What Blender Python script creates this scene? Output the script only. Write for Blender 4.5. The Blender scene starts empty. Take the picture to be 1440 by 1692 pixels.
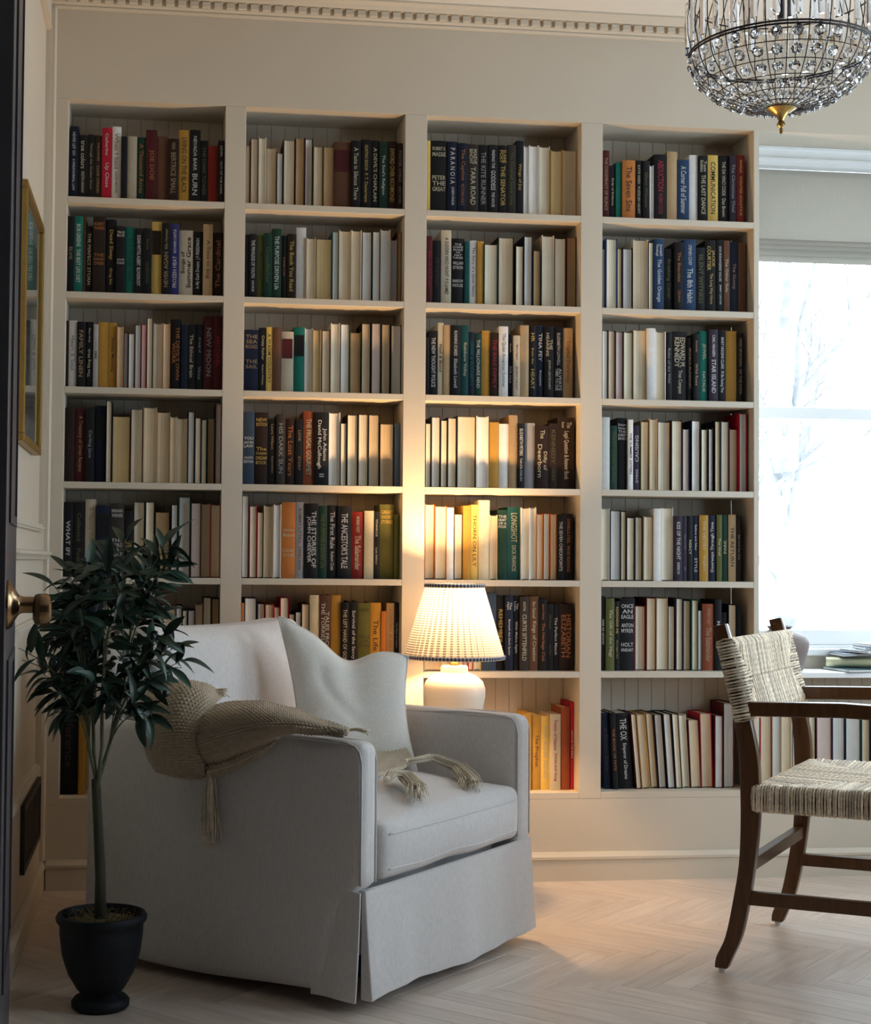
import bpy, bmesh, math, random
from mathutils import Vector, Matrix, Euler
R = math.radians
rnd = random.Random(11)
sc = bpy.context.scene
COL = sc.collection

# ------------------------------------------------------------------ camera
cam_data = bpy.data.cameras.new('camera')
cam = bpy.data.objects.new('camera', cam_data)
COL.objects.link(cam)
sc.camera = cam
cam_data.sensor_fit = 'VERTICAL'
cam_data.sensor_height = 24.0
F_PX = 2496.917
cam_data.lens = F_PX * 24.0 / 1692.0
cam_data.shift_x = (720 - 580.295) / 1692.0
cam_data.shift_y = (845.547 - 846) / 1692.0
cam_data.clip_start = 0.05
yaw, pitch, roll = 0.1267144, 0.0327894, 0.0086161
fw = Vector((math.sin(yaw) * math.cos(pitch), math.cos(yaw) * math.cos(pitch), math.sin(pitch)))
r0 = Vector((math.cos(yaw), -math.sin(yaw), 0))
u0 = r0.cross(fw)
rv = r0 * math.cos(roll) + u0 * math.sin(roll)
uv = -r0 * math.sin(roll) + u0 * math.cos(roll)
mw = Matrix((rv, uv, -fw)).transposed().to_4x4()
mw.translation = Vector((0.377175, -4.839187, 1.034911))
cam.matrix_world = mw

# ------------------------------------------------------------------ world, light, exposure
world = bpy.data.worlds.new('overcast_sky')
sc.world = world
world.use_nodes = True
bg = world.node_tree.nodes['Background']
bg.inputs['Color'].default_value = (0.81, 0.94, 1.09, 1)
bg.inputs['Strength'].default_value = 8.6
sc.view_settings.view_transform = 'Standard'
sc.view_settings.look = 'None'
sc.view_settings.exposure = 0.0
sc.view_settings.gamma = 1.0
sc.view_settings.use_curve_mapping = False
sc.cycles.use_denoising = True
sc.cycles.max_bounces = 10
sc.cycles.diffuse_bounces = 5
sc.cycles.glossy_bounces = 4
sc.cycles.transmission_bounces = 8
sc.cycles.transparent_max_bounces = 12
sc.cycles.sample_clamp_indirect = 6.0
sc.cycles.caustics_reflective = False
sc.cycles.caustics_refractive = False


def portal(name, loc, rot, sx, sy):
    l = bpy.data.lights.new(name, 'AREA')
    l.shape = 'RECTANGLE'
    l.size, l.size_y = sx, sy
    l.cycles.is_portal = True
    o = bpy.data.objects.new(name, l)
    o.location = loc
    o.rotation_euler = rot
    COL.objects.link(o)


ROOM_X1, ROOM_Y0, CEIL = 3.62, -5.1, 2.85
SIDE_WIN = [(-1.45, -0.40), (-3.05, -2.00)]          # y ranges of the windows in the side wall
SW_Z = (0.70, 2.35)
for a, b in SIDE_WIN:
    portal('window_portal', (ROOM_X1 + 0.1, (a + b) / 2, sum(SW_Z) / 2), (0, R(90), 0), SW_Z[1] - SW_Z[0], b - a)
portal('window_portal', (2.89, 0.30, 1.42), (R(-90), 0, 0), 1.02, 1.34)

# ------------------------------------------------------------------ helpers


def lin(c):
    return tuple(x if len(c) == 4 and i == 3 else x for i, x in enumerate(c))


MATS = {}


def M(name, col=(.8, .8, .8), rough=.6, metal=0.0, var=0.0, noise=0.0, nscale=20.0, nstretch=(1, 1, 1), bump=0.0, bscale=300.0,
      spec=.5, stripes=None, coat=0.0, sheen=0.0, island=0.0):
    """A procedural principled material: base colour with per-object variation, stretched noise and fine bump."""
    m = bpy.data.materials.new(name)
    m.use_nodes = True
    nt = m.node_tree
    p = nt.nodes['Principled BSDF']
    L = nt.links.new
    p.inputs['Roughness'].default_value = rough
    p.inputs['Metallic'].default_value = metal
    p.inputs['Specular IOR Level'].default_value = spec
    p.inputs['Coat Weight'].default_value = coat
    p.inputs['Sheen Weight'].default_value = sheen
    c = nt.nodes.new('ShaderNodeRGB')
    c.outputs[0].default_value = (*col, 1)
    out = c.outputs[0]
    tc = nt.nodes.new('ShaderNodeTexCoord')
    mp = nt.nodes.new('ShaderNodeMapping')
    mp.inputs['Scale'].default_value = nstretch
    L(tc.outputs['Object'], mp.inputs['Vector'])
    oi = nt.nodes.new('ShaderNodeObjectInfo')

    def scaled(src, fac_socket):
        v = nt.nodes.new('ShaderNodeVectorMath')
        v.operation = 'SCALE'
        L(src, v.inputs[0])
        L(fac_socket, v.inputs['Scale'])
        return v.outputs[0]

    def rng(sock, lo, hi):
        r = nt.nodes.new('ShaderNodeMapRange')
        L(sock, r.inputs['Value'])
        r.inputs['To Min'].default_value = lo
        r.inputs['To Max'].default_value = hi
        return r.outputs['Result']
    if var:
        out = scaled(out, rng(oi.outputs['Random'], 1 - var, 1 + var))
    if island:
        ge = nt.nodes.new('ShaderNodeNewGeometry')
        out = scaled(out, rng(ge.outputs['Random Per Island'], 1 - island, 1 + island * .6))
    if noise:
        n = nt.nodes.new('ShaderNodeTexNoise')
        n.noise_dimensions = '4D'
        n.inputs['Scale'].default_value = nscale
        n.inputs['Detail'].default_value = 4
        L(mp.outputs[0], n.inputs['Vector'])
        L(rng(oi.outputs['Random'], 0, 40), n.inputs['W'])
        r = nt.nodes.new('ShaderNodeMapRange')
        L(n.outputs[0], r.inputs['Value'])
        r.inputs['From Min'].default_value = .25
        r.inputs['From Max'].default_value = .75
        r.inputs['To Min'].default_value = 1 - noise
        r.inputs['To Max'].default_value = 1 + noise
        out = scaled(out, r.outputs['Result'])
    if stripes:
        w = nt.nodes.new('ShaderNodeTexNoise')
        w.noise_dimensions = '1D'
        w.inputs['Scale'].default_value = stripes
        w.inputs['Detail'].default_value = 2
        sp = nt.nodes.new('ShaderNodeSeparateXYZ')
        L(tc.outputs['Object'], sp.inputs[0])
        L(sp.outputs['X'], w.inputs['W'])
        r = nt.nodes.new('ShaderNodeMapRange')
        L(w.outputs[0], r.inputs['Value'])
        r.inputs['From Min'].default_value = .3
        r.inputs['From Max'].default_value = .7
        r.inputs['To Min'].default_value = .8
        r.inputs['To Max'].default_value = 1.08
        out = scaled(out, r.outputs['Result'])
    L(out, p.inputs['Base Color'])
    if bump:
        n = nt.nodes.new('ShaderNodeTexNoise')
        n.inputs['Scale'].default_value = bscale
        n.inputs['Detail'].default_value = 2
        L(mp.outputs[0], n.inputs['Vector'])
        b = nt.nodes.new('ShaderNodeBump')
        b.inputs['Strength'].default_value = bump
        b.inputs['Distance'].default_value = .002
        L(n.outputs[0], b.inputs['Height'])
        L(b.outputs[0], p.inputs['Normal'])
    MATS[name] = m
    return m


class MB:
    """Collects primitive pieces into one mesh."""

    def __init__(s):
        s.v, s.f, s.m, s.uv = [], [], [], {}

    def add(s, vs, fs, mi=0):
        o = len(s.v)
        s.v += [tuple(v) for v in vs]
        for f in fs:
            s.f.append(tuple(o + i for i in f))
            s.m.append(mi)
        return s

    def box(s, x0, x1, y0, y1, z0, z1, mi=0):
        vs = [(x, y, z) for z in (z0, z1) for y in (y0, y1) for x in (x0, x1)]
        return s.add(vs, [(0, 2, 3, 1), (4, 5, 7, 6), (0, 1, 5, 4), (2, 6, 7, 3), (0, 4, 6, 2), (1, 3, 7, 5)], mi)

    def prism(s, prof, x0, x1, axis='x', mi=0):
        """Closed profile of (a,b) pairs extruded along an axis: x -> (y,z), y -> (x,z), z -> (x,y)."""
        def pt(t, a, b):
            return {'x': (t, a, b), 'y': (a, t, b), 'z': (a, b, t)}[axis]
        n = len(prof)
        vs = [pt(x0, *p) for p in prof] + [pt(x1, *p) for p in prof]
        fs = [(i, (i + 1) % n, n + (i + 1) % n, n + i) for i in range(n)]
        fs += [tuple(range(n - 1, -1, -1)), tuple(range(n, 2 * n))]
        return s.add(vs, fs, mi)

    def lathe(s, prof, seg=32, c=(0, 0, 0), mi=0, ax='z'):
        vs, fs = [], []
        for r, z in prof:
            for i in range(seg):
                a = 2 * math.pi * i / seg
                p = (r * math.cos(a), r * math.sin(a), z)
                if ax == 'x':
                    p = (p[2], p[0], p[1])
                vs.append((p[0] + c[0], p[1] + c[1], p[2] + c[2]))
        for k in range(len(prof) - 1):
            for i in range(seg):
                j = (i + 1) % seg
                fs.append((k * seg + i, k * seg + j, (k + 1) * seg + j, (k + 1) * seg + i))
        for k, rev in ((0, True), (len(prof) - 1, False)):
            if prof[k][0] > 1e-5:
                ring = list(range(k * seg, k * seg + seg))
                fs.append(tuple(ring[::-1] if rev else ring))
        return s.add(vs, fs, mi)

    def tube(s, pts, rad, seg=6, mi=0, closed=False):
        pts = [Vector(p) for p in pts]
        n = len(pts)
        if not hasattr(rad, '__len__'):
            rad = [rad] * n
        vs, fs = [], []
        up = None
        for i, p in enumerate(pts):
            a = pts[(i - 1) % n] if (closed or i > 0) else pts[i]
            b = pts[(i + 1) % n] if (closed or i < n - 1) else pts[i]
            t = (b - a)
            t = t.normalized() if t.length > 1e-9 else Vector((0, 0, 1))
            if up is None:
                up = t.orthogonal().normalized()
            up = (up - t * up.dot(t))
            up = up.normalized() if up.length > 1e-6 else t.orthogonal().normalized()
            w = t.cross(up)
            for k in range(seg):
                an = 2 * math.pi * k / seg
                vs.append(p + (up * math.cos(an) + w * math.sin(an)) * rad[i])
        for i in range(n if closed else n - 1):
            j = (i + 1) % n
            for k in range(seg):
                l = (k + 1) % seg
                fs.append((i * seg + k, i * seg + l, j * seg + l, j * seg + k))
        if not closed:
            fs.append(tuple(range(seg - 1, -1, -1)))
            fs.append(tuple(range((n - 1) * seg, n * seg)))
        return s.add(vs, fs, mi)

    def grid(s, rows, mi=0):
        n, m = len(rows), len(rows[0])
        vs = [p for r in rows for p in r]
        fs = [(i * m + j, i * m + j + 1, (i + 1) * m + j + 1, (i + 1) * m + j) for i in range(n - 1) for j in range(m - 1)]
        return s.add(vs, fs, mi)

    def rbox(s, x0, x1, y0, y1, z0, z1, r=.02, n=10, fn=None, mi=0):
        """Rounded soft box: a cube shell of n cells a side, edges rounded by r; fn(u,v,w,p) may move each point (u,v,w in -1..1)."""
        c = Vector(((x0 + x1) / 2, (y0 + y1) / 2, (z0 + z1) / 2))
        h = Vector(((x1 - x0) / 2, (y1 - y0) / 2, (z1 - z0) / 2))
        idx, vs, fs = {}, [], []

        def key(i, j, k):
            if (i, j, k) not in idx:
                g = []
                for q, hh in zip((i, j, k), h):
                    # cell spacing is denser near the edges
                    t = q / n * 2 - 1
                    e = min(.9, r / hh)
                    tt = abs(t)
                    b = 1 - 4 / n
                    tt = tt / b * (1 - e) if tt < b else (1 - e) + (tt - b) / (1 - b) * e
                    g.append(math.copysign(tt, t))
                p = Vector((g[0] * h.x, g[1] * h.y, g[2] * h.z))
                rr = min(r, h.x, h.y, h.z)
                q = Vector((max(-h.x + rr, min(h.x - rr, p.x)), max(-h.y + rr, min(h.y - rr, p.y)), max(-h.z + rr, min(h.z - rr, p.z))))
                d = p - q
                if d.length > 1e-9:
                    p = q + d.normalized() * rr
                p = c + p
                if fn:
                    p = Vector(fn(g[0], g[1], g[2], p))
                idx[(i, j, k)] = len(vs)
                vs.append(p)
            return idx[(i, j, k)]
        for a in range(n):
            for b in range(n):
                for t, fl in ((0, True), (n, False)):
                    for mk in (lambda a, b: (a, b, t), lambda a, b: (b, t, a), lambda a, b: (t, a, b)):
                        q = (key(*mk(a, b)), key(*mk(a + 1, b)), key(*mk(a + 1, b + 1)), key(*mk(a, b + 1)))
                        fs.append(q[::-1] if fl else q)
        return s.add(vs, fs, mi)

    def mesh(s, name, mats, smooth=False, bevel=0.0, bseg=2):
        me = bpy.data.meshes.new(name)
        me.from_pydata(s.v, [], s.f)
        for m in (mats if isinstance(mats, (list, tuple)) else [mats]):
            me.materials.append(m)
        me.polygons.foreach_set('material_index', s.m)
        if bevel:
            bm = bmesh.new()
            bm.from_mesh(me)
            ed = [e for e in bm.edges if len(e.link_faces) == 2 and e.calc_face_angle(0) > R(30)]
            bmesh.ops.bevel(bm, geom=ed, offset=bevel, segments=bseg, affect='EDGES', profile=.5, clamp_overlap=True)
            bm.to_mesh(me)
            bm.free()
        if smooth:
            me.polygons.foreach_set('use_smooth', [True] * len(me.polygons))
            if smooth is not True:
                me.set_sharp_from_angle(angle=R(smooth))
        me.update()
        return me

    def obj(s, name, mats, parent=None, smooth=False, bevel=0.0, bseg=2, loc=None):
        return link(name, s.mesh(name, mats, smooth, bevel, bseg), parent, loc)


def link(name, me, parent=None, loc=None, rot=None):
    o = bpy.data.objects.new(name, me)
    COL.objects.link(o)
    o.parent = parent
    if loc is not None:
        o.location = loc
    if rot is not None:
        o.rotation_euler = rot
    return o


def tag(o, label=None, cat=None, group=None, kind=None):
    if label:
        o['label'] = label
    if cat:
        o['category'] = cat
    if group:
        o['group'] = group
    if kind:
        o['kind'] = kind
    return o


def thing(name, label, cat, loc=(0, 0, 0), rz=0.0, group=None):
    o = link(name, None, None, loc, (0, 0, rz))
    return tag(o, label, cat, group)


def struct(name, mb, mats, **k):
    return tag(mb.obj(name, mats, **k), kind='structure')


def lerp(a, b, t):
    return a + (b - a) * t


# ------------------------------------------------------------------ materials
paint = M('greige_paint', (.60, .54, .445), .55, noise=.02, nscale=4, bump=.05, bscale=120)
darkwall = M('low_bounce_dark', (.06, .052, .046), .6)  # dark tone added on unseen walls to damp bounced light
ceil_m = M('ceiling_paint', (.72, .69, .64), .8)
board_m = M('beadboard_paint', (.58, .52, .43), .6)
linen = M('grey_linen', (.69, .66, .65), .95, noise=.10, nscale=260, nstretch=(1, 1, .25), bump=.5, bscale=700, spec=.2, sheen=.15)
pillow_m = M('cream_linen', (.76, .73, .675), .95, noise=.08, nscale=240, nstretch=(1, .3, 1), bump=.5, bscale=650, spec=.2, sheen=.15)
welt_m = M('linen_welt', (.60, .575, .56), .95)
wood_m = M('walnut_stain', (.088, .036, .011), .32, noise=.3, nscale=14, nstretch=(6, 6, 1), spec=.35, coat=.08)
rush_m = M('rush_straw', (.70, .575, .43), .8, noise=.35, nscale=110, bump=.3, bscale=300, island=.38)
rushd_m = M('rush_core', (.20, .14, .08), .9)
ceramic = M('white_ceramic', (.78, .72, .63), .45, noise=.02, nscale=9)
brass = M('aged_brass', (.45, .30, .10), .28, metal=1.0, noise=.1, nscale=30)
bronze = M('oil_bronze', (.055, .045, .045), .4, metal=.9)
knob_m = M('dark_brass', (.30, .19, .10), .22, metal=1.0, noise=.2, nscale=25)
gold_m = M('gilt_wood', (.40, .24, .06), .38, metal=.75, noise=.1, nscale=30)
doorblk = M('black_door_paint', (.05, .044, .052), .4)
potblk = M('black_pot', (.008, .009, .012), .6, noise=.3, nscale=40, bump=.2, bscale=80, spec=.25)
bark_m = M('olive_bark', (.045, .042, .024), .85, noise=.35, nscale=60, nstretch=(1, 1, .3), bump=.6, bscale=120)
twig_m = M('olive_twig', (.13, .14, .075), .8, noise=.2, nscale=60)
leaf_m = M('olive_leaf', (.016, .048, .028), .45, var=.45, noise=.15, nscale=40)
olive_m = M('black_olive', (.010, .008, .014), .25)
moss_m = M('dried_moss', (.12, .085, .035), .95, noise=.5, nscale=90)
vase_m = M('taupe_vase', (.19, .145, .13), .6, noise=.08, nscale=40)
vent_m = M('vent_iron', (.035, .03, .026), .6)
shade_f = M('roman_shade_linen', (.50, .475, .42), .95, noise=.05, nscale=200, nstretch=(1, 1, .3), bump=.3, bscale=500)
_nt = shade_f.node_tree
_tr = _nt.nodes.new('ShaderNodeBsdfTranslucent')
_tr.inputs[0].default_value = (.55, .52, .46, 1)
_mx = _nt.nodes.new('ShaderNodeMixShader')
_mx.inputs[0].default_value = .3
_nt.links.new(_nt.nodes['Principled BSDF'].outputs[0], _mx.inputs[1])
_nt.links.new(_tr.outputs[0], _mx.inputs[2])
_nt.links.new(_mx.outputs[0], _nt.nodes['Material Output'].inputs[0])
winpaint = M('window_paint', (.85, .86, .86), .45)
treebark = M('grey_bark', (.17, .165, .165), .9, noise=.3, nscale=6)
snow_m = M('pale_ground', (.78, .79, .80), .95, noise=.15, nscale=2)
print_m = M('faded_print', (.20, .19, .185), .6, noise=.5, nscale=3.5, nstretch=(1, 1, 4))
mount_m = M('print_mount', (.55, .53, .49), .7)
mag_y = M('magazine_cream', (.72, .70, .45), .45)
mag_t = M('magazine_teal', (.03, .10, .12), .35)
mag_g = M('magazine_grey', (.25, .27, .28), .4)
mag_b = M('magazine_blue', (.015, .03, .08), .35)
mag_w = M('magazine_pages', (.75, .74, .70), .6)
mag_r = M('rolled_core', (.16, .05, .06), .6)
basedark = M('swivel_base', (.012, .011, .011), .7)


def plank_material():
    m = M('pale_oak', (.60, .47, .36), .29, spec=.5)
    nt = m.node_tree
    L = nt.links.new
    p = nt.nodes['Principled BSDF']
    tc = nt.nodes.new('ShaderNodeTexCoord')
    oi = nt.nodes.new('ShaderNodeObjectInfo')
    ge = nt.nodes.new('ShaderNodeNewGeometry')
    add = nt.nodes.new('ShaderNodeMath')
    L(oi.outputs['Random'], add.inputs[0])
    L(ge.outputs['Random Per Island'], add.inputs[1])
    mul = nt.nodes.new('ShaderNodeMath')
    mul.operation = 'MULTIPLY'
    mul.inputs[1].default_value = 37
    L(add.outputs[0], mul.inputs[0])
    mp = nt.nodes.new('ShaderNodeMapping')
    mp.inputs['Scale'].default_value = (3.0, 34, 8)
    L(tc.outputs['Object'], mp.inputs[0])
    n = nt.nodes.new('ShaderNodeTexNoise')
    n.noise_dimensions = '4D'
    n.inputs['Scale'].default_value = 1.6
    n.inputs['Detail'].default_value = 6
    n.inputs['Roughness'].default_value = .62
    n.inputs['Distortion'].default_value = .5
    L(mp.outputs[0], n.inputs['Vector'])
    L(mul.outputs[0], n.inputs['W'])
    wn = nt.nodes.new('ShaderNodeTexWhiteNoise')
    wn.noise_dimensions = '1D'
    L(mul.outputs[0], wn.inputs['W'])
    r1 = nt.nodes.new('ShaderNodeValToRGB')
    e = r1.color_ramp.elements
    e[0].position, e[0].color = .28, (.535, .435, .365, 1)
    e[1].position, e[1].color = .62, (.715, .61, .53, 1)
    L(n.outputs[0], r1.inputs[0])
    r2 = nt.nodes.new('ShaderNodeMapRange')
    r2.inputs['To Min'].default_value = .90
    r2.inputs['To Max'].default_value = 1.06
    L(wn.outputs[0], r2.inputs[0])
    sc_ = nt.nodes.new('ShaderNodeVectorMath')
    sc_.operation = 'SCALE'
    L(r1.outputs[0], sc_.inputs[0])
    L(r2.outputs[0], sc_.inputs['Scale'])
    L(sc_.outputs[0], p.inputs['Base Color'])
    b = nt.nodes.new('ShaderNodeBump')
    b.inputs['Strength'].default_value = .12
    b.inputs['Distance'].default_value = .002
    L(n.outputs[0], b.inputs['Height'])
    L(b.outputs[0], p.inputs['Normal'])
    return m


oak = plank_material()
gap_m = M('floor_joint', (.17, .115, .08), .9)


def glass_pane():
    m = bpy.data.materials.new('window_glass')
    m.use_nodes = True
    nt = m.node_tree
    nt.nodes.clear()
    out = nt.nodes.new('ShaderNodeOutputMaterial')
    mix = nt.nodes.new('ShaderNodeMixShader')
    lw = nt.nodes.new('ShaderNodeLayerWeight')
    pw = nt.nodes.new('ShaderNodeMath')
    pw.operation = 'POWER'
    pw.inputs[1].default_value = 5
    nt.links.new(lw.outputs['Facing'], pw.inputs[0])
    fr = nt.nodes.new('ShaderNodeMath')
    fr.operation = 'MULTIPLY_ADD'
    fr.inputs[1].default_value = .9
    fr.inputs[2].default_value = .035
    nt.links.new(pw.outputs[0], fr.inputs[0])
    t = nt.nodes.new('ShaderNodeBsdfTransparent')
    t.inputs[0].default_value = (.96, .985, .98, 1)
    g = nt.nodes.new('ShaderNodeBsdfGlossy')
    g.inputs['Roughness'].default_value = .02
    nt.links.new(fr.outputs[0], mix.inputs[0])
    nt.links.new(t.outputs[0], mix.inputs[1])
    nt.links.new(g.outputs[0], mix.inputs[2])
    nt.links.new(mix.outputs[0], out.inputs[0])
    return m


pane_m = glass_pane()


def crystal_material():
    m = bpy.data.materials.new('cut_crystal')
    m.use_nodes = True
    nt = m.node_tree
    nt.nodes.clear()
    out = nt.nodes.new('ShaderNodeOutputMaterial')
    g = nt.nodes.new('ShaderNodeBsdfGlass')
    g.inputs['IOR'].default_value = 1.6
    g.inputs['Roughness'].default_value = .0
    g.inputs['Color'].default_value = (.97, .98, 1, 1)
    nt.links.new(g.outputs[0], out.inputs[0])
    return m


crystal_m = crystal_material()


def shade_material():
    """Pleated gingham cotton that lets lamp light through."""
    m = bpy.data.materials.new('gingham_cotton')
    m.use_nodes = True
    nt = m.node_tree
    L = nt.links.new
    nt.nodes.clear()
    out = nt.nodes.new('ShaderNodeOutputMaterial')
    uvn = nt.nodes.new('ShaderNodeUVMap')
    sp = nt.nodes.new('ShaderNodeSeparateXYZ')
    L(uvn.outputs[0], sp.inputs[0])

    def band(sock, freq, duty):
        a = nt.nodes.new('ShaderNodeMath')
        a.operation = 'MULTIPLY'
        a.inputs[1].default_value = freq
        L(sock, a.inputs[0])
        f = nt.nodes.new('ShaderNodeMath')
        f.operation = 'FRACT'
        L(a.outputs[0], f.inputs[0])
        c = nt.nodes.new('ShaderNodeMath')
        c.operation = 'LESS_THAN'
        c.inputs[1].default_value = duty
        L(f.outputs[0], c.inputs[0])
        return c.outputs[0]
    h = band(sp.outputs['Y'], 30, .5)
    v = band(sp.outputs['X'], 44, .40)
    add = nt.nodes.new('ShaderNodeMath')
    L(h, add.inputs[0])
    L(v, add.inputs[1])
    half = nt.nodes.new('ShaderNodeMath')
    half.operation = 'MULTIPLY'
    half.inputs[1].default_value = .5
    L(add.outputs[0], half.inputs[0])
    ramp = nt.nodes.new('ShaderNodeValToRGB')
    e = ramp.color_ramp.elements
    e[0].position, e[0].color = 0.0, (.78, .75, .68, 1)
    e[1].position, e[1].color = 1.0, (.13, .12, .14, 1)
    mid = ramp.color_ramp.elements.new(.5)
    mid.color = (.47, .44, .40, 1)
    L(half.outputs[0], ramp.inputs[0])
    d = nt.nodes.new('ShaderNodeBsdfDiffuse')
    t = nt.nodes.new('ShaderNodeBsdfTranslucent')
    L(ramp.outputs[0], d.inputs[0])
    L(ramp.outputs[0], t.inputs[0])
    mix = nt.nodes.new('ShaderNodeMixShader')
    mix.inputs[0].default_value = .125
    L(d.outputs[0], mix.inputs[1])
    L(t.outputs[0], mix.inputs[2])
    L(mix.outputs[0], out.inputs[0])
    return m


def check_material():
    m = bpy.data.materials.new('check_binding')
    m.use_nodes = True
    nt = m.node_tree
    L = nt.links.new
    p = nt.nodes['Principled BSDF']
    p.inputs['Roughness'].default_value = .9
    uvn = nt.nodes.new('ShaderNodeUVMap')
    mp = nt.nodes.new('ShaderNodeMapping')
    mp.inputs['Rotation'].default_value = (0, 0, R(45))
    L(uvn.outputs[0], mp.inputs[0])
    ck = nt.nodes.new('ShaderNodeTexChecker')
    ck.inputs['Scale'].default_value = 1.0
    ck.inputs['Color1'].default_value = (.60, .58, .58, 1)
    ck.inputs['Color2'].default_value = (.06, .065, .10, 1)
    L(mp.outputs[0], ck.inputs['Vector'])
    L(ck.outputs[0], p.inputs['Base Color'])
    return m


def knit_material():
    m = M('oatmeal_knit', (.64, .535, .40), .95, noise=.14, nscale=90, bump=.6, bscale=900, spec=.15, sheen=.3)
    return m


shade_m, check_m, knit_m = shade_material(), check_material(), knit_material()
yarn_m = M('tassel_yarn', (.78, .69, .55), .95, noise=.15, nscale=80, island=.3)


def emit(name, col, s):
    m = bpy.data.materials.new(name)
    m.use_nodes = True
    p = m.node_tree.nodes['Principled BSDF']
    p.inputs['Base Color'].default_value = (*col, 1)
    p.inputs['Emission Color'].default_value = (*col, 1)
    p.inputs['Emission Strength'].default_value = s
    return m


bulb_m = emit('lamp_bulb', (1.0, .70, .38), 30)

# ------------------------------------------------------------------ the room
TW = .14
fl = tag(link('floor', None), kind='structure')
MB().box(-.14, ROOM_X1 + .14, ROOM_Y0 - .14, .34, -.06, -.010).obj('floor_bed', gap_m, fl)
PW, PL = .074, .444
pm = MB().box(0, PL - .0009, 0, PW - .0009, -.010, 0).mesh('plank', oak, bevel=.0006, bseg=1)
rest = MB()
au = R(-45)
ux, uy = Vector((math.cos(au), math.sin(au), 0)), Vector((-math.sin(au), math.cos(au), 0))
near_planks = []
for i in range(-90, 160):
    for j in range(-16, 24):
        for kind in (0, 1):
            o_ = Vector((i * PW + j * PL, i * PW - j * PL))
            if kind:
                o_ += Vector((PL, PW - PL))
            c_ = o_ + (Vector((PW, PL)) if kind else Vector((PL, PW))) / 2
            w_ = ux * c_.x + uy * c_.y
            if not (-.25 < w_.x < ROOM_X1 + .1 and ROOM_Y0 < w_.y < .30):
                continue
            p_ = ux * o_.x + uy * o_.y
            near_planks.append((w_, p_, kind))
near_planks.sort(key=lambda t: (t[0].x > 3.0 or t[0].x < -.1 or t[0].y > .02 or t[0].y < -2.35, (t[0] - Vector((1.3, -1.1, 0))).length))
for q, (w_, p_, kind) in enumerate(near_planks):
    ang = au + (R(90) if kind else 0)
    if kind:
        p_ = p_ + ux * (PW - .0009)
    if q < 270:
        link('plank', pm, fl, p_, (0, 0, ang))
    else:
        mt = Matrix.Translation(p_) @ Matrix.Rotation(ang, 4, 'Z')
        o0 = len(rest.v)
        rest.box(0, PL - .0009, 0, PW - .0009, -.010, 0)
        rest.v[o0:] = [tuple(mt @ Vector(v)) for v in rest.v[o0:]]
tag(rest.obj('planks_beyond', oak, fl), kind='stuff')

struct('ceiling', MB().box(-TW, ROOM_X1 + TW, ROOM_Y0 - TW, .34, CEIL, CEIL + .1), ceil_m)
LWX = .02
struct('wall_left', MB().box(-TW, LWX, -2.25, .34, 0, CEIL), paint)
struct('wall_left_dark', MB().box(-TW, LWX, ROOM_Y0 - TW, -2.25, 0, CEIL), darkwall)  # unseen stretch of the left wall, split off and darkened to damp bounce
struct('wall_front', MB().box(LWX, ROOM_X1, ROOM_Y0 - TW, ROOM_Y0, 0, CEIL), darkwall)  # unseen wall behind the camera, darkened to keep bounce light low
wr = MB()
ys = [ROOM_Y0 - TW] + [v for a, b in sorted(SIDE_WIN) for v in (a, b)] + [.34]
for k in range(0, len(ys), 2):
    wr.box(ROOM_X1, ROOM_X1 + TW, ys[k], ys[k + 1], 0, CEIL)
for a, b in SIDE_WIN:
    wr.box(ROOM_X1, ROOM_X1 + TW, a, b, 0, SW_Z[0]).box(ROOM_X1, ROOM_X1 + TW, a, b, SW_Z[1], CEIL)
struct('wall_right', wr, paint)
# back wall: flush header over the bookcase and window bay, and the wall around the window opening
WX0, WX1, WZ0, WZ1, BY = 2.3715, 3.40, .742, 2.440, .20
wb = MB()
wb.box(LWX, ROOM_X1, 0, .34, 2.4987, CEIL)
wb.box(LWX, WX0, BY + .012, .34, 0, 2.4987)
wb.box(WX0, WX1, BY, .34, 0, WZ0).box(WX0, WX1, BY, .34, WZ1, 2.4987).box(WX1, ROOM_X1, BY, .34, 0, 2.4987)
wb.box(WX1 + .12, ROOM_X1, 0, BY, 0, 2.4987)
struct('wall_back', wb, paint)


def window(name, x0, x1, z0, z1, y, label):
    """A double-hung sash window in a wall facing -y, built from x0..x1, z0..z1 with its glass at depth y."""
    w = tag(link(name, None), kind='structure')
    MB().box(x0, x0 + .025, y - .02, y + .08, z0, z1).box(x1 - .025, x1, y - .02, y + .08, z0, z1).box(x0 + .025, x1 - .025, y - .02, y + .08, z1 - .025, z1) \
        .box(x0 + .025, x1 - .025, y - .02, y + .08, z0, z0 + .012).obj('window_frame', winpaint, w, bevel=.002)
    zm = z0 + (z1 - z0) * .5 - .02
    for nm, a, b, yy in (('lower_sash', z0 + .012, zm + .022, y), ('upper_sash', zm - .022, z1 - .025, y + .032)):
        s_ = MB().box(x0 + .025, x0 + .075, yy, yy + .03, a, b).box(x1 - .075, x1 - .025, yy, yy + .03, a, b)
        bot = .052 if nm == 'lower_sash' else .04
        s_.box(x0 + .075, x1 - .075, yy, yy + .03, a, a + bot).box(x0 + .075, x1 - .075, yy, yy + .03, b - .04, b)
        so = s_.obj(nm, winpaint, w, bevel=.003)
        MB().box(x0 + .07, x1 - .07, yy + .013, yy + .017, a + bot - .004, b - .036).obj('pane', pane_m, so)
    return w


w1 = window('window_1', WX0, WX1, WZ0, WZ1, BY + .05, '')
MB().box(WX0, WX1, BY - .018, BY + .03, WZ0 - .022, WZ0 + .002).obj('window_sill', winpaint, w1, bevel=.004)
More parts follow.
